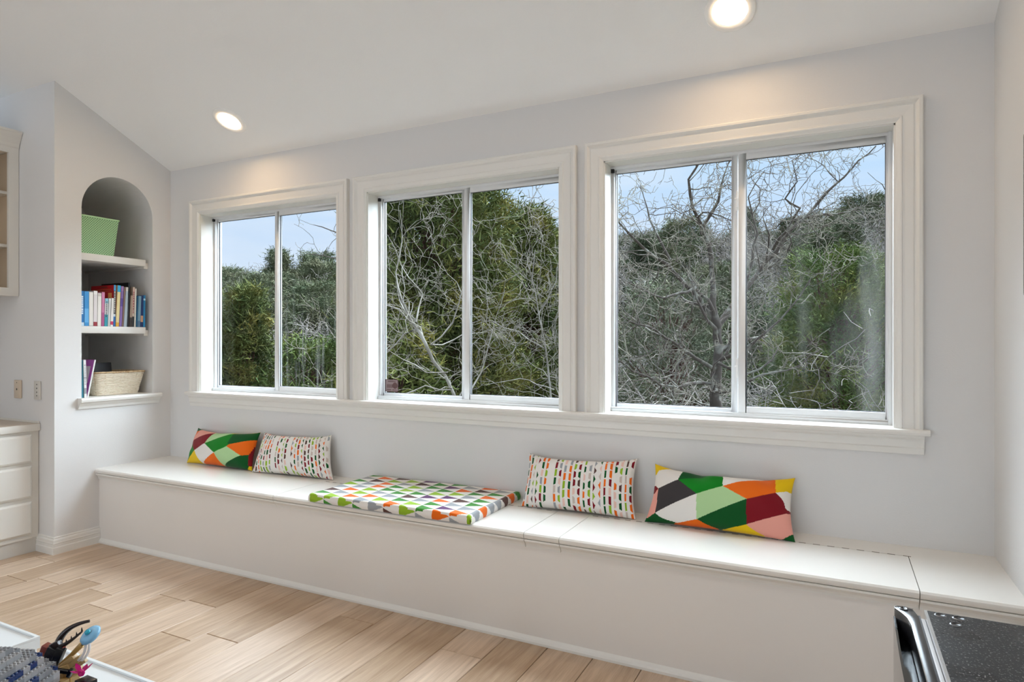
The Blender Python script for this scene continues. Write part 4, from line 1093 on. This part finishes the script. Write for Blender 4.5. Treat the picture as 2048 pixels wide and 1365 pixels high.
# pale blue dish on two white hoops
ds_o = at(172, 1300, 1.28)
ds = empty('toy_dish', (ds_o[0], ds_o[1], ZT), 'light blue toy dish on two curved white stems', 'toy')
b = MB(); b.lathe([(0.0, 0.004), (0.006, 0.0035), (0.014, 0.0015), (0.019, -0.002), (0.0205, -0.006), (0.018, -0.010), (0.010, -0.012), (0.0, -0.012)], n=28); q = fix(b.build('dish', mat('dish_blue', (128, 184, 222), 0.2), ds)); q.location = rel(177, 1268, 1.27, ds_o); q.rotation_euler = (R(38), R(-6), 0)
b = MB(); b.lathe([(0, 0.006), (0.004, 0.005), (0.0055, 0.002), (0.0055, 0)], n=14); q2 = b.build('centre_stud', mat('dish_teal', (40, 160, 188), 0.15), ds); q2.location = rel(176, 1266, 1.266, ds_o); q2.rotation_euler = (R(38), R(-6), 0)
for k, d in ((0, 0), (7, 0.004)):
    b = MB(); b.tube(curve(rel(170 + k, 1278, 1.262, ds_o), rel(176 + k * 1.2, 1306, 1.255, ds_o), rel(156 + k, 1322, 1.25, ds_o), 10), 0.0026, n=8); b.build('stem', M_BW, ds)
b = MB(); p = rel(154, 1322, 1.27, ds_o); b.tube([p, (p[0], p[1], 0.001)], [0.006, 0.012], n=8); b.build('stand', M_TN, ds)
# magenta flower on a dark block
pk_o = at(166, 1352, 1.22)
pk = empty('toy_flower', (pk_o[0], pk_o[1], ZT), 'magenta toy flower on a dark block at the picture bottom', 'toy')
for i in range(6):
    a = i * PI / 3; b = MB(); c = np.array(rel(163, 1348, 1.22, pk_o)); dv = np.array([math.cos(a) * 0.012, math.sin(a) * 0.012, 0.006 + 0.004 * (i % 2)])
    sd_ = np.array([-math.sin(a), math.cos(a), 0]) * 0.005
    b.tbox([c - sd_ * .4, c - sd_ * .4 + dv * .1, c + sd_ * .4 + dv * .1, c + sd_ * .4], [c + dv - sd_, c + dv * 1.5 - sd_ * .2, c + dv * 1.5 + sd_ * .2, c + dv + sd_]); fix(b.build('petal', M_PK, pk))
b = MB(); b.lathe([(0, .008), (.004, .006), (.006, 0), (.004, -.004)], rel(163, 1348, 1.22, pk_o), n=10); b.build('bud', M_PK, pk)
c = rel(172, 1360, 1.22, pk_o); b = MB(); b.box(c[0] - .016, c[0] + .016, c[1] - .012, c[1] + .012, 0.0005, c[2]); b.build('block', M_BKK, pk, bevel=0.001)
# ================================================================== outdoors
def smooth(t): t = min(1, max(0, t)); return t * t * (3 - 2 * t)
def ridge_z(th):                       # height of the hill crest by bearing from the house (degrees, left negative)
    pts = [(-90, 1.0), (-55, 3.0), (-45, 4.6), (-27, 7.2), (-14, 8.6), (-4, 9.6), (8, 9.4), (40, 8.0), (60, 6.0)]
    for (a, za), (b, zb) in zip(pts[:-1], pts[1:]):
        if a <= th <= b: return za + (zb - za) * (th - a) / (b - a)
    return pts[0][1] if th < -90 else pts[-1][1]
def gz(x, y):
    r = math.hypot(x, y + 3.0); th = math.degrees(math.atan2(x, y + 3.0))
    w = 0.35 * math.sin(x * 0.31 + 1) + 0.35 * math.sin(y * 0.27 + x * 0.1)
    if r < 24: return -3.4 - 3.6 * smooth((r - 5) / 19) + w * smooth((r - 4) / 6)
    z = -7.0 + (ridge_z(th) + 7.0) * smooth((r - 24) / 52) + w
    return z - 4.0 * smooth((r - 80) / 60)
gm = MB(); NA, NRR = 60, 46
rr_ = [3.4 + 150 * (i / NRR) ** 1.8 for i in range(NRR + 1)]
for i in range(NRR + 1):
    for j in range(NA + 1):
        th = R(-88 + 150 * j / NA); r = rr_[i]; xx, yy = r * math.sin(th), -3.0 + r * math.cos(th)
        gm.v.append((xx, yy, gz(xx, yy)))
for i in range(NRR):
    for j in range(NA):
        a = i * (NA + 1) + j; gm.f.append((a, a + 1, a + NA + 2, a + NA + 1)); gm.mi.append(0); gm.sm.append(True)
ground = gm.build('ground', mat('leaf_litter', (84, 78, 64), 0.95, 0.1, noise=(0.9, (58, 62, 40), 0.42, 0.62), bump=(3, 0.6, 0.1)))
tag(ground, kind='structure'); fix(ground)

# bark and foliage materials (pre-light tones of the plants themselves)
M_BARK_D = mat('oak_bark', (80, 72, 65), 0.95, 0.1, noise=(7, (136, 134, 124), 0.50, 0.66))
M_TWIG = mat('oak_twig', (102, 93, 84), 0.95, 0.1, noise=(3, (150, 144, 128), 0.4, 0.7))
M_BARK_P = mat('pale_bark', (118, 112, 102), 0.95, 0.1, noise=(6, (150, 145, 136), 0.45, 0.65))
M_TWIG_P = mat('pale_twig', (128, 121, 110), 0.95, 0.1)
M_BRUSH = mat('brush_twig', (132, 125, 120), 0.95, 0.1, noise=(0.8, (156, 148, 138), 0.4, 0.6))
M_JBARK = mat('juniper_bark', (78, 52, 44), 0.95, 0.1, noise=(9, (110, 84, 72), 0.4, 0.65))
def leaf_mat(name, a, b, c, scale):
    m = bpy.data.materials.new(name); m.use_nodes = True
    t = m.node_tree; p = t.nodes['Principled BSDF']
    tcn = N(t, 'ShaderNodeTexCoord'); oi = N(t, 'ShaderNodeObjectInfo')
    ad = N(t, 'ShaderNodeVectorMath', operation='ADD'); cm = N(t, 'ShaderNodeCombineXYZ'); mu = N(t, 'ShaderNodeMath', operation='MULTIPLY'); mu.inputs[1].default_value = 53
    t.links.new(oi.outputs['Random'], mu.inputs[0]); t.links.new(mu.outputs[0], cm.inputs[0]); t.links.new(mu.outputs[0], cm.inputs[2])
    t.links.new(tcn.outputs['Object'], ad.inputs[0]); t.links.new(cm.outputs[0], ad.inputs[1])
    n1 = N(t, 'ShaderNodeTexNoise'); n1.inputs['Scale'].default_value = scale; n1.inputs['Detail'].default_value = 3
    t.links.new(ad.outputs[0], n1.inputs['Vector'])
    rr = N(t, 'ShaderNodeValToRGB')
    rr.color_ramp.elements[0].position = 0.34; rr.color_ramp.elements[0].color = rgb(a)
    rr.color_ramp.elements[1].position = 0.72; rr.color_ramp.elements[1].color = rgb(c)
    q = rr.color_ramp.elements.new(0.52); q.color = rgb(b)
    t.links.new(n1.outputs['Fac'], rr.inputs[0])
    hv = N(t, 'ShaderNodeHueSaturation'); mr = N(t, 'ShaderNodeMapRange'); mr.inputs['To Min'].default_value = 0.75; mr.inputs['To Max'].default_value = 1.2
    t.links.new(oi.outputs['Random'], mr.inputs['Value']); t.links.new(mr.outputs[0], hv.inputs['Value']); t.links.new(rr.outputs[0], hv.inputs['Color'])
    t.links.new(hv.outputs[0], p.inputs['Base Color'])
    p.inputs['Roughness'].default_value = 0.85; p.inputs['Specular IOR Level'].default_value = 0.15
    return m
M_LEAF = leaf_mat('juniper_foliage', (72, 86, 44), (98, 104, 54), (142, 130, 66), 1.8)
M_LEAF2 = leaf_mat('juniper_foliage_bright', (70, 90, 46), (98, 112, 56), (138, 134, 68), 1.6)
M_LEAF3 = leaf_mat('hill_foliage', (78, 88, 64), (98, 102, 76), (120, 116, 90), 0.5)

def tubes_mesh(name, polys, m, sides):
    """polys: list of (pts Nx3, radii N) -> one mesh"""
    V = []; Fc = []; base = 0
    for pts, rad in polys:
        n = sides(rad[0]); L = len(pts)
        t = np.gradient(pts, axis=0); t /= np.linalg.norm(t, axis=1)[:, None] + 1e-9
        ref = np.array([0.31, 0.87, 0.38])
        u = np.cross(t, ref); u /= np.linalg.norm(u, axis=1)[:, None] + 1e-9; w = np.cross(t, u)
        a = np.arange(n) * 2 * PI / n
        ring = pts[:, None] + (u[:, None] * np.cos(a)[None, :, None] + w[:, None] * np.sin(a)[None, :, None]) * rad[:, None, None]
        V.append(ring.reshape(-1, 3))
        i = np.arange(L - 1)[:, None] * n; q = np.arange(n)[None]; q2 = (q + 1) % n
        Fc.append(np.stack([base + i + q, base + i + q2, base + i + n + q2, base + i + n + q], -1).reshape(-1, 4))
        base += L * n
    V = np.concatenate(V); Fc = np.concatenate(Fc)
    me = bpy.data.meshes.new(name)
    me.vertices.add(len(V)); me.vertices.foreach_set('co', V.astype(np.float32).reshape(-1))
    me.loops.add(len(Fc) * 4); me.loops.foreach_set('vertex_index', Fc.astype(np.int32).reshape(-1))
    me.polygons.add(len(Fc)); me.polygons.foreach_set('loop_start', np.arange(0, len(Fc) * 4, 4, dtype=np.int32))
    me.polygons.foreach_set('use_smooth', np.ones(len(Fc), bool))
    me.materials.append(m); me.update(calc_edges=True); me.validate()
    return me

def grow(rs, seeds, levels, kids, length, wiggle, minr=0.0025, up=0.05, shrink=0.55):
    """seeds: list of (pts, rad) main limbs. returns (thick polys, thin polys)"""
    thick = list(seeds); thin = []; cur = seeds; Lg = length
    for lev in range(levels):
        nxt = []
        for pts, rad in cur:
            tot = np.linalg.norm(np.diff(pts, axis=0), axis=1).sum()
            nk = max(2, int(kids[lev] * tot))
            for _ in range(nk):
                t = (0.22 + 0.78 * rs.rand()) * (len(pts) - 1); i = min(int(t), len(pts) - 2); f = t - i
                p = pts[i] * (1 - f) + pts[i + 1] * f; r0 = max(minr, (rad[i] * (1 - f) + rad[i + 1] * f) * rs.uniform(0.38, 0.62))
                d = pts[i + 1] - pts[i]; d /= np.linalg.norm(d) + 1e-9
                sd = rs.randn(3); sd -= d * (sd @ d); sd /= np.linalg.norm(sd) + 1e-9
                d = d * rs.uniform(0.2, 0.9) + sd * rs.uniform(0.6, 1.1); d[2] += up; d /= np.linalg.norm(d)
                L = Lg * rs.uniform(0.45, 1.25); ns = 4 if lev >= 2 else 6
                q = [p]; dd = d.copy()
                for s in range(ns):
                    dd = dd + rs.randn(3) * wiggle; dd[2] += up * 0.4; dd /= np.linalg.norm(dd); q.append(q[-1] + dd * L / ns)
                rr = np.linspace(r0, max(minr * 0.7, r0 * 0.3), ns + 1)
                nxt.append((np.array(q), rr))
        (thick if lev == 0 else thin).extend(nxt)
        cur = nxt; Lg *= shrink
    return thick, thin
RK = 0.72
SID = lambda r: 7 if r > 0.04 else (5 if r > 0.012 else 3)
def limb(ptspx, r0, r1, rs, dj=0.5):
    """main limb traced as (px, py, depth) and resampled into a gnarled line"""
    P = np.array([at(*p) for p in ptspx]); out = []
    for a, b in zip(P[:-1], P[1:]):
        n = max(2, int(np.linalg.norm(b - a) / 0.14))
        for k in range(n): out.append(a + (b - a) * k / n)
    out.append(P[-1]); out = np.array(out)
    j = np.cumsum(rs.randn(len(out), 3) * 0.016, axis=0); j -= np.linspace(0, 1, len(out))[:, None] * j[-1]; j[0] = 0
    out = out + j
    return out, np.linspace(r0 * RK, r1 * RK, len(out)) * (1 + 0.10 * rs.randn(len(out)))

def bare_tree(label, name, limbs, seed, levels, kids, length, wiggle, mb, mt, group=None, minr=0.0028):
    rs = np.random.RandomState(seed)
    seeds = [limb(p, a, b, rs) for p, a, b in limbs]
    base = seeds[0][0][0].copy()
    g0 = gz(base[0], base[1])
    # carry the first limb (the trunk) down to the ground
    dn = np.array([[base[0], base[1], g0 - 0.1], [base[0] + 0.05, base[1], (g0 + base[2]) / 2], base])
    seeds[0] = (np.concatenate([dn[:2], seeds[0][0]]), np.concatenate([[seeds[0][1][0] * 1.3, seeds[0][1][0] * 1.1], seeds[0][1]]))
    org = np.array([base[0], base[1], g0])
    thick, thin = grow(rs, seeds, levels, kids, length, wiggle, minr)
    keep = lambda L: [q for q in L if q[0][:, 1].min() > 1.0]      # nothing grows into the house
    thick = seeds + keep(thick[len(seeds):]); thin = keep(thin)
    root = empty(name, org, label, 'tree', group)
    a = bpy.data.objects.new('trunk', tubes_mesh('trunk', [(p - org, r) for p, r in seeds], mb, SID)); COL.objects.link(a); a.parent = root
    c = bpy.data.objects.new('branches', tubes_mesh('branches', [(p - org, r) for p, r in thick[len(seeds):]], mb, SID)); COL.objects.link(c); c.parent = root
    d = bpy.data.objects.new('twigs', tubes_mesh('twigs', [(p - org, r) for p, r in thin], mt, lambda r: 3)); COL.objects.link(d); d.parent = root
    d['kind'] = 'stuff'
    return root, (a.data, c.data, d.data)

D1 = 8.2
oak_limbs = [
 ([(1462, 1150, D1), (1448, 920, D1), (1432, 800, D1), (1436, 700, D1), (1424, 610, D1)], 0.115, 0.070),
 ([(1424, 612, D1), (1418, 540, D1 + .2), (1402, 470, D1 + .3), (1378, 420, D1 + .2), (1368, 370, D1), (1392, 330, D1), (1352, 300, D1 - .2)], 0.060, 0.010),
 ([(1402, 470, D1 + .3), (1432, 405, D1 + .1), (1446, 350, D1), (1470, 300, D1)], 0.036, 0.008),
 ([(1428, 640, D1), (1392, 575, D1 - .3), (1340, 520, D1 - .6), (1285, 486, D1 - .9), (1240, 440, D1 - 1.1), (1222, 390, D1 - 1.2)], 0.050, 0.012),
 ([(1340, 520, D1 - .6), (1300, 440, D1 - .5), (1280, 370, D1 - .4)], 0.026, 0.006),
 ([(1432, 660, D1), (1490, 570, D1 + .3), (1545, 500, D1 + .5), (1590, 442, D1 + .6), (1650, 388, D1 + .6), (1700, 340, D1 + .7), (1752, 292, D1 + .7)], 0.058, 0.010),
 ([(1590, 442, D1 + .6), (1655, 432, D1 + .8), (1722, 422, D1 + 1.)], 0.034, 0.008),
 ([(1545, 500, D1 + .5), (1600, 420, D1 + .2), (1575, 395, D1 + .1), (1600, 360, D1), (1584, 320, D1)], 0.032, 0.006),
 ([(1490, 570, D1 + .3), (1520, 470, D1), (1500, 400, D1 - .1), (1530, 340, D1 - .2)], 0.032, 0.006),
 ([(1434, 740, D1), (1360, 700, D1 - .5), (1300, 655, D1 - .9), (1240, 630, D1 - 1.2)], 0.040, 0.010),
 ([(1434, 770, D1), (1350, 770, D1 - .6), (1270, 740, D1 - 1.), (1220, 700, D1 - 1.3)], 0.034, 0.010),
 ([(1436, 720, D1), (1500, 690, D1 - .4), (1560, 640, D1 - .7), (1620, 560, D1 - .9)], 0.038, 0.008),
 ([(1436, 790, D1), (1520, 760, D1 - .5), (1600, 735, D1 - .8), (1640, 700, D1 - .9)], 0.030, 0.007),
 ([(1392, 575, D1 - .3), (1330, 600, D1 - .7), (1250, 560, D1 - 1.1)], 0.028, 0.008),
]
bare_tree('big bare lichen-grey oak outside the right window', 'bare_oak', oak_limbs, 7, 4, (4.4, 5.6, 5.5, 5.0), 0.95, 0.36, M_BARK_D, M_TWIG, minr=0.0036)
D2 = 6.2
RK = 0.42
pale = [
 ([(985, 1200, D2), (955, 900, D2), (925, 800, D2), (895, 745, D2), (862, 690, D2), (832, 645, D2), (803, 600, D2)], 0.060, 0.036),
 ([(803, 600, D2), (790, 545, D2), (806, 480, D2), (800, 420, D2)], 0.030, 0.006),
 ([(832, 645, D2), (845, 585, D2 + .2), (800, 520, D2 + .3), (775, 470, D2 + .3)], 0.024, 0.006),
 ([(862, 690, D2), (905, 640, D2 - .2), (925, 570, D2 - .3), (940, 520, D2 - .3)], 0.026, 0.005),
 ([(895, 745, D2), (850, 740, D2 - .3), (800, 720, D2 - .4), (765, 690, D2 - .5)], 0.022, 0.005),
 ([(925, 800, D2), (960, 720, D2 + .3), (985, 640, D2 + .4), (1010, 580, D2 + .5)], 0.026, 0.005),
 ([(862, 690, D2), (920, 660, D2 + .4), (980, 655, D2 + .7), (1040, 640, D2 + .8)], 0.024, 0.005)]
bare_tree('pale bare tree leaning left outside the middle window', 'bare_tree', pale, 12, 4, (3.6, 5.5, 6.5, 6.0), 0.85, 0.34, M_BARK_P, M_TWIG_P, minr=0.0024)
D3 = 7.0
pale2 = [
 ([(1150, 1150, D3), (1128, 880, D3), (1108, 780, D3), (1092, 700, D3), (1075, 630, D3), (1062, 560, D3), (1070, 500, D3)], 0.052, 0.010),
 ([(1092, 700, D3), (1040, 660, D3 - .3), (985, 640, D3 - .4), (950, 650, D3 - .5)], 0.024, 0.005),
 ([(1108, 780, D3), (1040, 760, D3 - .4), (970, 770, D3 - .6)], 0.022, 0.005),
 ([(1075, 630, D3), (1110, 560, D3), (1125, 480, D3)], 0.020, 0.005)]
bare_tree('pale bare tree at the right edge of the middle window', 'bare_tree', pale2, 15, 4, (3.6, 5.5, 6.5, 6.0), 0.85, 0.34, M_BARK_P, M_TWIG_P, minr=0.0024)
D4 = 7.5
RK = 0.6
bare4 = [([(728, 1150, D4), (724, 800, D4), (720, 600, D4), (716, 500, D4), (712, 440, D4)], 0.070, 0.035),
 ([(718, 540, D4), (690, 522, D4), (650, 515, D4), (612, 508, D4)], 0.020, 0.005),
 ([(714, 470, D4), (680, 470, D4), (640, 455, D4), (600, 440, D4)], 0.020, 0.004),
 ([(712, 440, D4), (690, 380, D4), (650, 400, D4)], 0.022, 0.004)]
bare_tree('bare tree hidden by the wall, its twigs reaching into the left window', 'bare_tree', bare4, 19, 3, (1.5, 2.4, 3.5), 0.5, 0.28, M_BARK_D, M_TWIG, minr=0.003)
D5 = 11.5
bare5 = [([(1850, 1000, D5), (1840, 700, D5), (1830, 520, D5), (1822, 440, D5)], 0.09, 0.05),
 ([(1826, 480, D5), (1790, 420, D5), (1762, 370, D5), (1735, 345, D5)], 0.03, 0.006),
 ([(1824, 520, D5), (1785, 480, D5), (1745, 455, D5)], 0.026, 0.006),
 ([(1822, 440, D5), (1815, 380, D5), (1800, 310, D5)], 0.03, 0.006)]
bare_tree('bare tree beyond the oak at the far right of the right window', 'bare_tree', bare5, 23, 3, (2.2, 4.0, 6.0), 0.9, 0.3, M_BARK_D, M_TWIG, minr=0.004)

# evergreen crowns: thousands of small blades gathered in tufts on real branches
def blades_mesh(name, tri, m):
    n = len(tri); me = bpy.data.meshes.new(name)
    me.vertices.add(n * 3); me.vertices.foreach_set('co', tri.astype(np.float32).reshape(-1))
    me.loops.add(n * 3); me.loops.foreach_set('vertex_index', np.arange(n * 3, dtype=np.int32))
    me.polygons.add(n); me.polygons.foreach_set('loop_start', np.arange(0, n * 3, 3, dtype=np.int32))
    me.materials.append(m); me.update(calc_edges=True)
    return me
def crown(rs, H, Rr, shape, clumps, per, blade, zlow=0.12, tuft=0.16):
    """returns triangles (n,3,3), tree base at origin"""
    T = []
    tips = []
    for k in range(clumps):
        h = zlow + (1 - zlow) * rs.rand() ** 0.85
        if shape == 'cone': rad = Rr * (1 - (h - zlow) / (1 - zlow)) ** 0.85 + 0.05
        else: rad = Rr * math.sqrt(max(0.02, 1 - ((h - 0.55) / 0.5) ** 2))
        a = rs.rand() * 2 * PI; lob = 0.78 + 0.22 * math.sin(3 * a + 9 * h) * math.sin(7 * h + 2 * a) + 0.12 * rs.randn()
        q = rad * lob * (0.45 + 0.55 * rs.rand() ** 0.4)
        c = np.array([math.cos(a) * q, math.sin(a) * q, H * h]); out = np.array([math.cos(a), math.sin(a), 0.5 if shape != 'cone' else 0.8]); out /= np.linalg.norm(out)
        tips.append(c)
        base = c + rs.randn(per, 3) * tuft * np.array([1, 1, 0.8]) + out * (rs.rand(per, 1) * tuft * 1.8)
        d = out[None] * 0.8 + rs.randn(per, 3) * 0.7; d /= np.linalg.norm(d, axis=1)[:, None]
        s = np.cross(d, rs.randn(per, 3)); s /= np.linalg.norm(s, axis=1)[:, None] + 1e-9
        L = blade * rs.uniform(0.6, 1.4, (per, 1)); Wd = L * 0.085
        T.append(np.stack([base - s * Wd, base + s * Wd, base + d * L], 1))
    return np.concatenate(T), tips
def juniper(label, name, x, y, H, Rr, shape, seed, clumps, per, blade, m, base_z=None, group=None, tuft=0.16, zlow=0.12):
    rs = np.random.RandomState(seed); z = gz(x, y) if base_z is None else base_z
    root = empty(name, (x, y, z), label, 'tree', group)
    tri, tips = crown(rs, H, Rr, shape, clumps, per, blade, zlow, tuft)
    f = bpy.data.objects.new('foliage', blades_mesh('foliage', tri, m)); COL.objects.link(f); f.parent = root; f['kind'] = 'stuff'
    tk = [(np.array([[0, 0, -0.1], [0.05, 0.03, H * .3], [-0.04, 0, H * .6], [0, 0, H * .92]]), np.array([.028, .022, .013, .003]) * H * 0.8)]
    a = bpy.data.objects.new('trunk', tubes_mesh('trunk', tk, M_JBARK, lambda r: 8)); COL.objects.link(a); a.parent = root
    br = []
    for c in tips[::2]:
        h0 = max(0.05 * H, c[2] * 0.82); p0 = np.array([0, 0, h0]); mid = p0 + (c - p0) * 0.5 + rs.randn(3) * 0.06
        br.append((np.array([p0, mid, c]), np.array([.018, .011, .004]) * H * 0.28))
    b = bpy.data.objects.new('branches', tubes_mesh('branches', br, M_JBARK, lambda r: 4)); COL.objects.link(b); b.parent = root
    return root
def place(px, depth): p = at(px, 682, depth); return p[0], p[1]
x, y = place(872, 9.6); z = gz(x, y); juniper('tall dense juniper filling the middle window', 'juniper_tree', x, y, 4.6 - z, 1.30, 'round', 31, 950, 150, 0.12, M_LEAF, tuft=0.12)
x, y = place(1062, 11.0); z = gz(x, y); juniper('juniper with feathery tips at the right of the middle window', 'juniper_tree', x, y, 3.35 - z, 1.7, 'cone', 33, 620, 130, 0.14, M_LEAF, tuft=0.11)
x, y = place(1672, 12.0); z = gz(x, y); juniper('rounded bright green juniper with reddish trunk outside the right window', 'juniper_tree', x, y, 2.85 - z, 1.25, 'round', 35, 480, 150, 0.11, M_LEAF2, zlow=0.30, tuft=0.13)
x, y = place(492, 15.5); z = gz(x, y); juniper('cone shaped juniper outside the left window', 'juniper_tree', x, y, 2.45 - z, 1.15, 'cone', 37, 300, 120, 0.17, M_LEAF, tuft=0.13)
x, y = place(625, 16.0); z = gz(x, y); juniper('broad juniper low in the left window behind the streaked pane', 'juniper_tree', x, y, 1.1 - z, 1.5, 'round', 39, 320, 120, 0.17, M_LEAF2, tuft=0.16)
x, y = place(790, 8.2); z = gz(x, y); juniper('shaded juniper at the left edge of the middle window', 'juniper_tree', x, y, 1.5 - z, 0.6, 'round', 41, 260, 120, 0.12, M_LEAF, tuft=0.11)
x, y = place(1340, 20.0); z = gz(x, y); juniper('olive juniper glimpsed through the oak branches', 'juniper_tree', x, y, 2.9 - z, 2.2, 'round', 43, 320, 110, 0.20, M_LEAF3, tuft=0.2)

# tangled bare brush under the trees: three grown shapes, copied
def brush_proto(seed, H, stems, kids):
    rs = np.random.RandomState(seed); seeds = []
    for _ in range(stems):
        a = rs.rand() * 6.28; p = np.array([rs.randn() * .12, rs.randn() * .12, -0.1]); d = np.array([math.cos(a) * .5, math.sin(a) * .5, 1.0]); d /= np.linalg.norm(d); q = [p]
        for s in range(8): d = d + rs.randn(3) * 0.2; d[2] = max(d[2], 0.1); d /= np.linalg.norm(d); q.append(q[-1] + d * H / 8)
        seeds.append((np.array(q), np.linspace(0.022, 0.006, 9)))
    th, tn = grow(rs, seeds, 3, kids, H * 0.34, 0.34, 0.0035, 0.02)
    ok = lambda L: [q for q in L if np.hypot(q[0][:, 0], q[0][:, 1]).max() < 1.55]
    th, tn = ok(th), ok(tn)
    return tubes_mesh('stems', th, M_BRUSH, lambda r: 4), tubes_mesh('twigs', tn, M_BRUSH, lambda r: 3)
BR = [brush_proto(s, h, n, (2.4, 4.0, 5.0)) for s, h, n in ((51, 3.6, 7), (52, 3.0, 8), (53, 4.2, 6))]
rg = random.Random(77)
def brush(px, depth, sc, lab, grp, zoff=0.0):
    x, y = place(px, depth); k = rg.randrange(3)
    r = empty('bare_shrub', (x, y, gz(x, y) + zoff), lab, 'shrub', grp, rz=rg.random() * 6.28); r.scale = (sc * rg.uniform(.9, 1.3), sc * rg.uniform(.9, 1.3), sc)
    for nm, me in zip(('stems', 'twigs'), BR[k]):
        o = bpy.data.objects.new(nm, me); COL.objects.link(o); o.parent = r
        if nm == 'twigs': o['kind'] = 'stuff'
LB3, GB3 = 'grey leafless shrub in the thicket below the oak', 'leafless shrubs below the oak'
for px in range(1190, 1560, 34): brush(px + rg.uniform(-14, 14), rg.uniform(8.5, 12.5), rg.uniform(1.15, 1.6), LB3, GB3)
for px in range(1180, 1830, 46): brush(px + rg.uniform(-14, 14), rg.uniform(13, 19), rg.uniform(1.2, 1.9), LB3, GB3)
LB2, GB2 = 'pale leafless shrub in the thicket under the middle window junipers', 'leafless shrubs under the middle window'
for px in range(770, 1130, 34): brush(px + rg.uniform(-14, 14), rg.uniform(6.4, 8.8), rg.uniform(0.85, 1.2), LB2, GB2)
LB1, GB1 = 'grey leafless shrub on the slope seen through the left window', 'leafless shrubs in the left window'
for px in range(420, 700, 26): brush(px + rg.uniform(-12, 12), rg.uniform(17, 27), rg.uniform(1.0, 1.5), LB1, GB1)

# wooded hillside: shared crowns, every tree its own object
HP = []
for s, shp, H_, R_ in ((61, 'round', 4.6, 2.0), (62, 'round', 5.2, 2.4), (63, 'cone', 5.4, 1.7), (64, 'round', 3.8, 2.1)):
    rs = np.random.RandomState(s); tri, tips = crown(rs, H_, R_, shp, 190, 60, 0.34, 0.10, 0.30)
    me = blades_mesh('foliage', tri, M_LEAF3)
    tk = tubes_mesh('trunk', [(np.array([[0, 0, -0.3], [0.05, 0, H_ * .4], [0, 0, H_ * .8]]), np.array([.16, .12, .03]))], M_JBARK, lambda r: 5)
    HP.append((me, tk))
# bare grey hill tree
rs = np.random.RandomState(66); sd6 = []
for _ in range(6):
    a = rs.rand() * 6.28; d = np.array([math.cos(a) * .5, math.sin(a) * .5, 1.0]); q = [np.array([0, 0, -0.2])]
    for s in range(6): d = d + rs.randn(3) * 0.15; d /= np.linalg.norm(d); q.append(q[-1] + d * 0.8)
    sd6.append((np.array(q), np.linspace(.08, .02, 7)))
th6, tn6 = grow(rs, sd6, 2, (2.0, 3.2), 1.5, 0.3, 0.018, 0.05)
HB6 = (tubes_mesh('twigs', tn6, M_BRUSH, lambda r: 3), tubes_mesh('trunk', th6, M_BRUSH, lambda r: 4))
rg = random.Random(101)
spots = []
tries = 0
while len(spots) < 285 and tries < 20000:
    tries += 1
    th = rg.uniform(-56, 9); r = 27 + 56 * rg.random() ** 0.85
    if -43 < th < -34 or -20.5 < th < -18: 
        if rg.random() < 0.85: continue
    if -34 < th < -20 and rg.random() < 0.6: continue
    x, y = r * math.sin(R(th)), -3.0 + r * math.cos(R(th))
    if any((x - a) ** 2 + (y - b) ** 2 < (1.4 + r * 0.018) ** 2 for a, b in spots): continue
    spots.append((x, y))
for th in np.arange(-55, 9, 1.5):          # crest line
    r = 77 + rg.uniform(-3, 3); spots.append((r * math.sin(R(th + rg.uniform(-.5, .5))), -3.0 + r * math.cos(R(th))))
for x, y in spots:
    z = gz(x, y); r = math.hypot(x, y + 3); bare = rg.random() < (0.15 if r > 70 else 0.62); s = rg.uniform(0.75, 1.15) * (0.85 if r < 35 else 1.0)
    root = empty('hill_tree', (x, y, z), 'bare grey tree standing among the evergreens of the wooded hillside' if bare else 'evergreen tree on the wooded hillside seen through the windows', 'tree', 'bare trees on the hillside' if bare else 'evergreens on the hillside', rz=rg.random() * 6.28)
    root.scale = (s * rg.uniform(.9, 1.2), s * rg.uniform(.9, 1.2), s)
    k = HB6 if bare else rg.choice(HP)
    for nm, me in zip(('twigs' if bare else 'foliage', 'trunk'), k):
        o = bpy.data.objects.new(nm, me); COL.objects.link(o); o.parent = root
        if nm != 'trunk': o['kind'] = 'stuff'

# small white house on the crest
hx, hy = place(596, 84.0)
hz = at(596, 538, 84.0)[2]
hs = empty('hill_house', (hx, hy, gz(hx, hy)), 'tiny white gabled house on the hill crest', 'house', rz=R(35)); g0 = gz(hx, hy); hgt = hz - g0
b = MB(); b.box(-2.2, 2.2, -1.1, 1.1, 0, hgt - 0.9); b.quad([(-2.2, -1.1, hgt - .9), (-2.2, 1.1, hgt - .9), (-2.2, 0, hgt - .05)]); b.quad([(2.2, -1.1, hgt - .9), (2.2, 1.1, hgt - .9), (2.2, 0, hgt - .05)]); b.build('walls', mat('house_white', (214, 214, 214), 0.7), hs)
b = MB(); b.quad([(-2.4, -1.25, hgt - 1.0), (2.4, -1.25, hgt - 1.0), (2.4, 0, hgt), (-2.4, 0, hgt)]); b.quad([(-2.4, 1.25, hgt - 1.0), (2.4, 1.25, hgt - 1.0), (2.4, 0, hgt), (-2.4, 0, hgt)]); b.build('roof', mat('house_roof', (120, 118, 118), 0.8), hs)
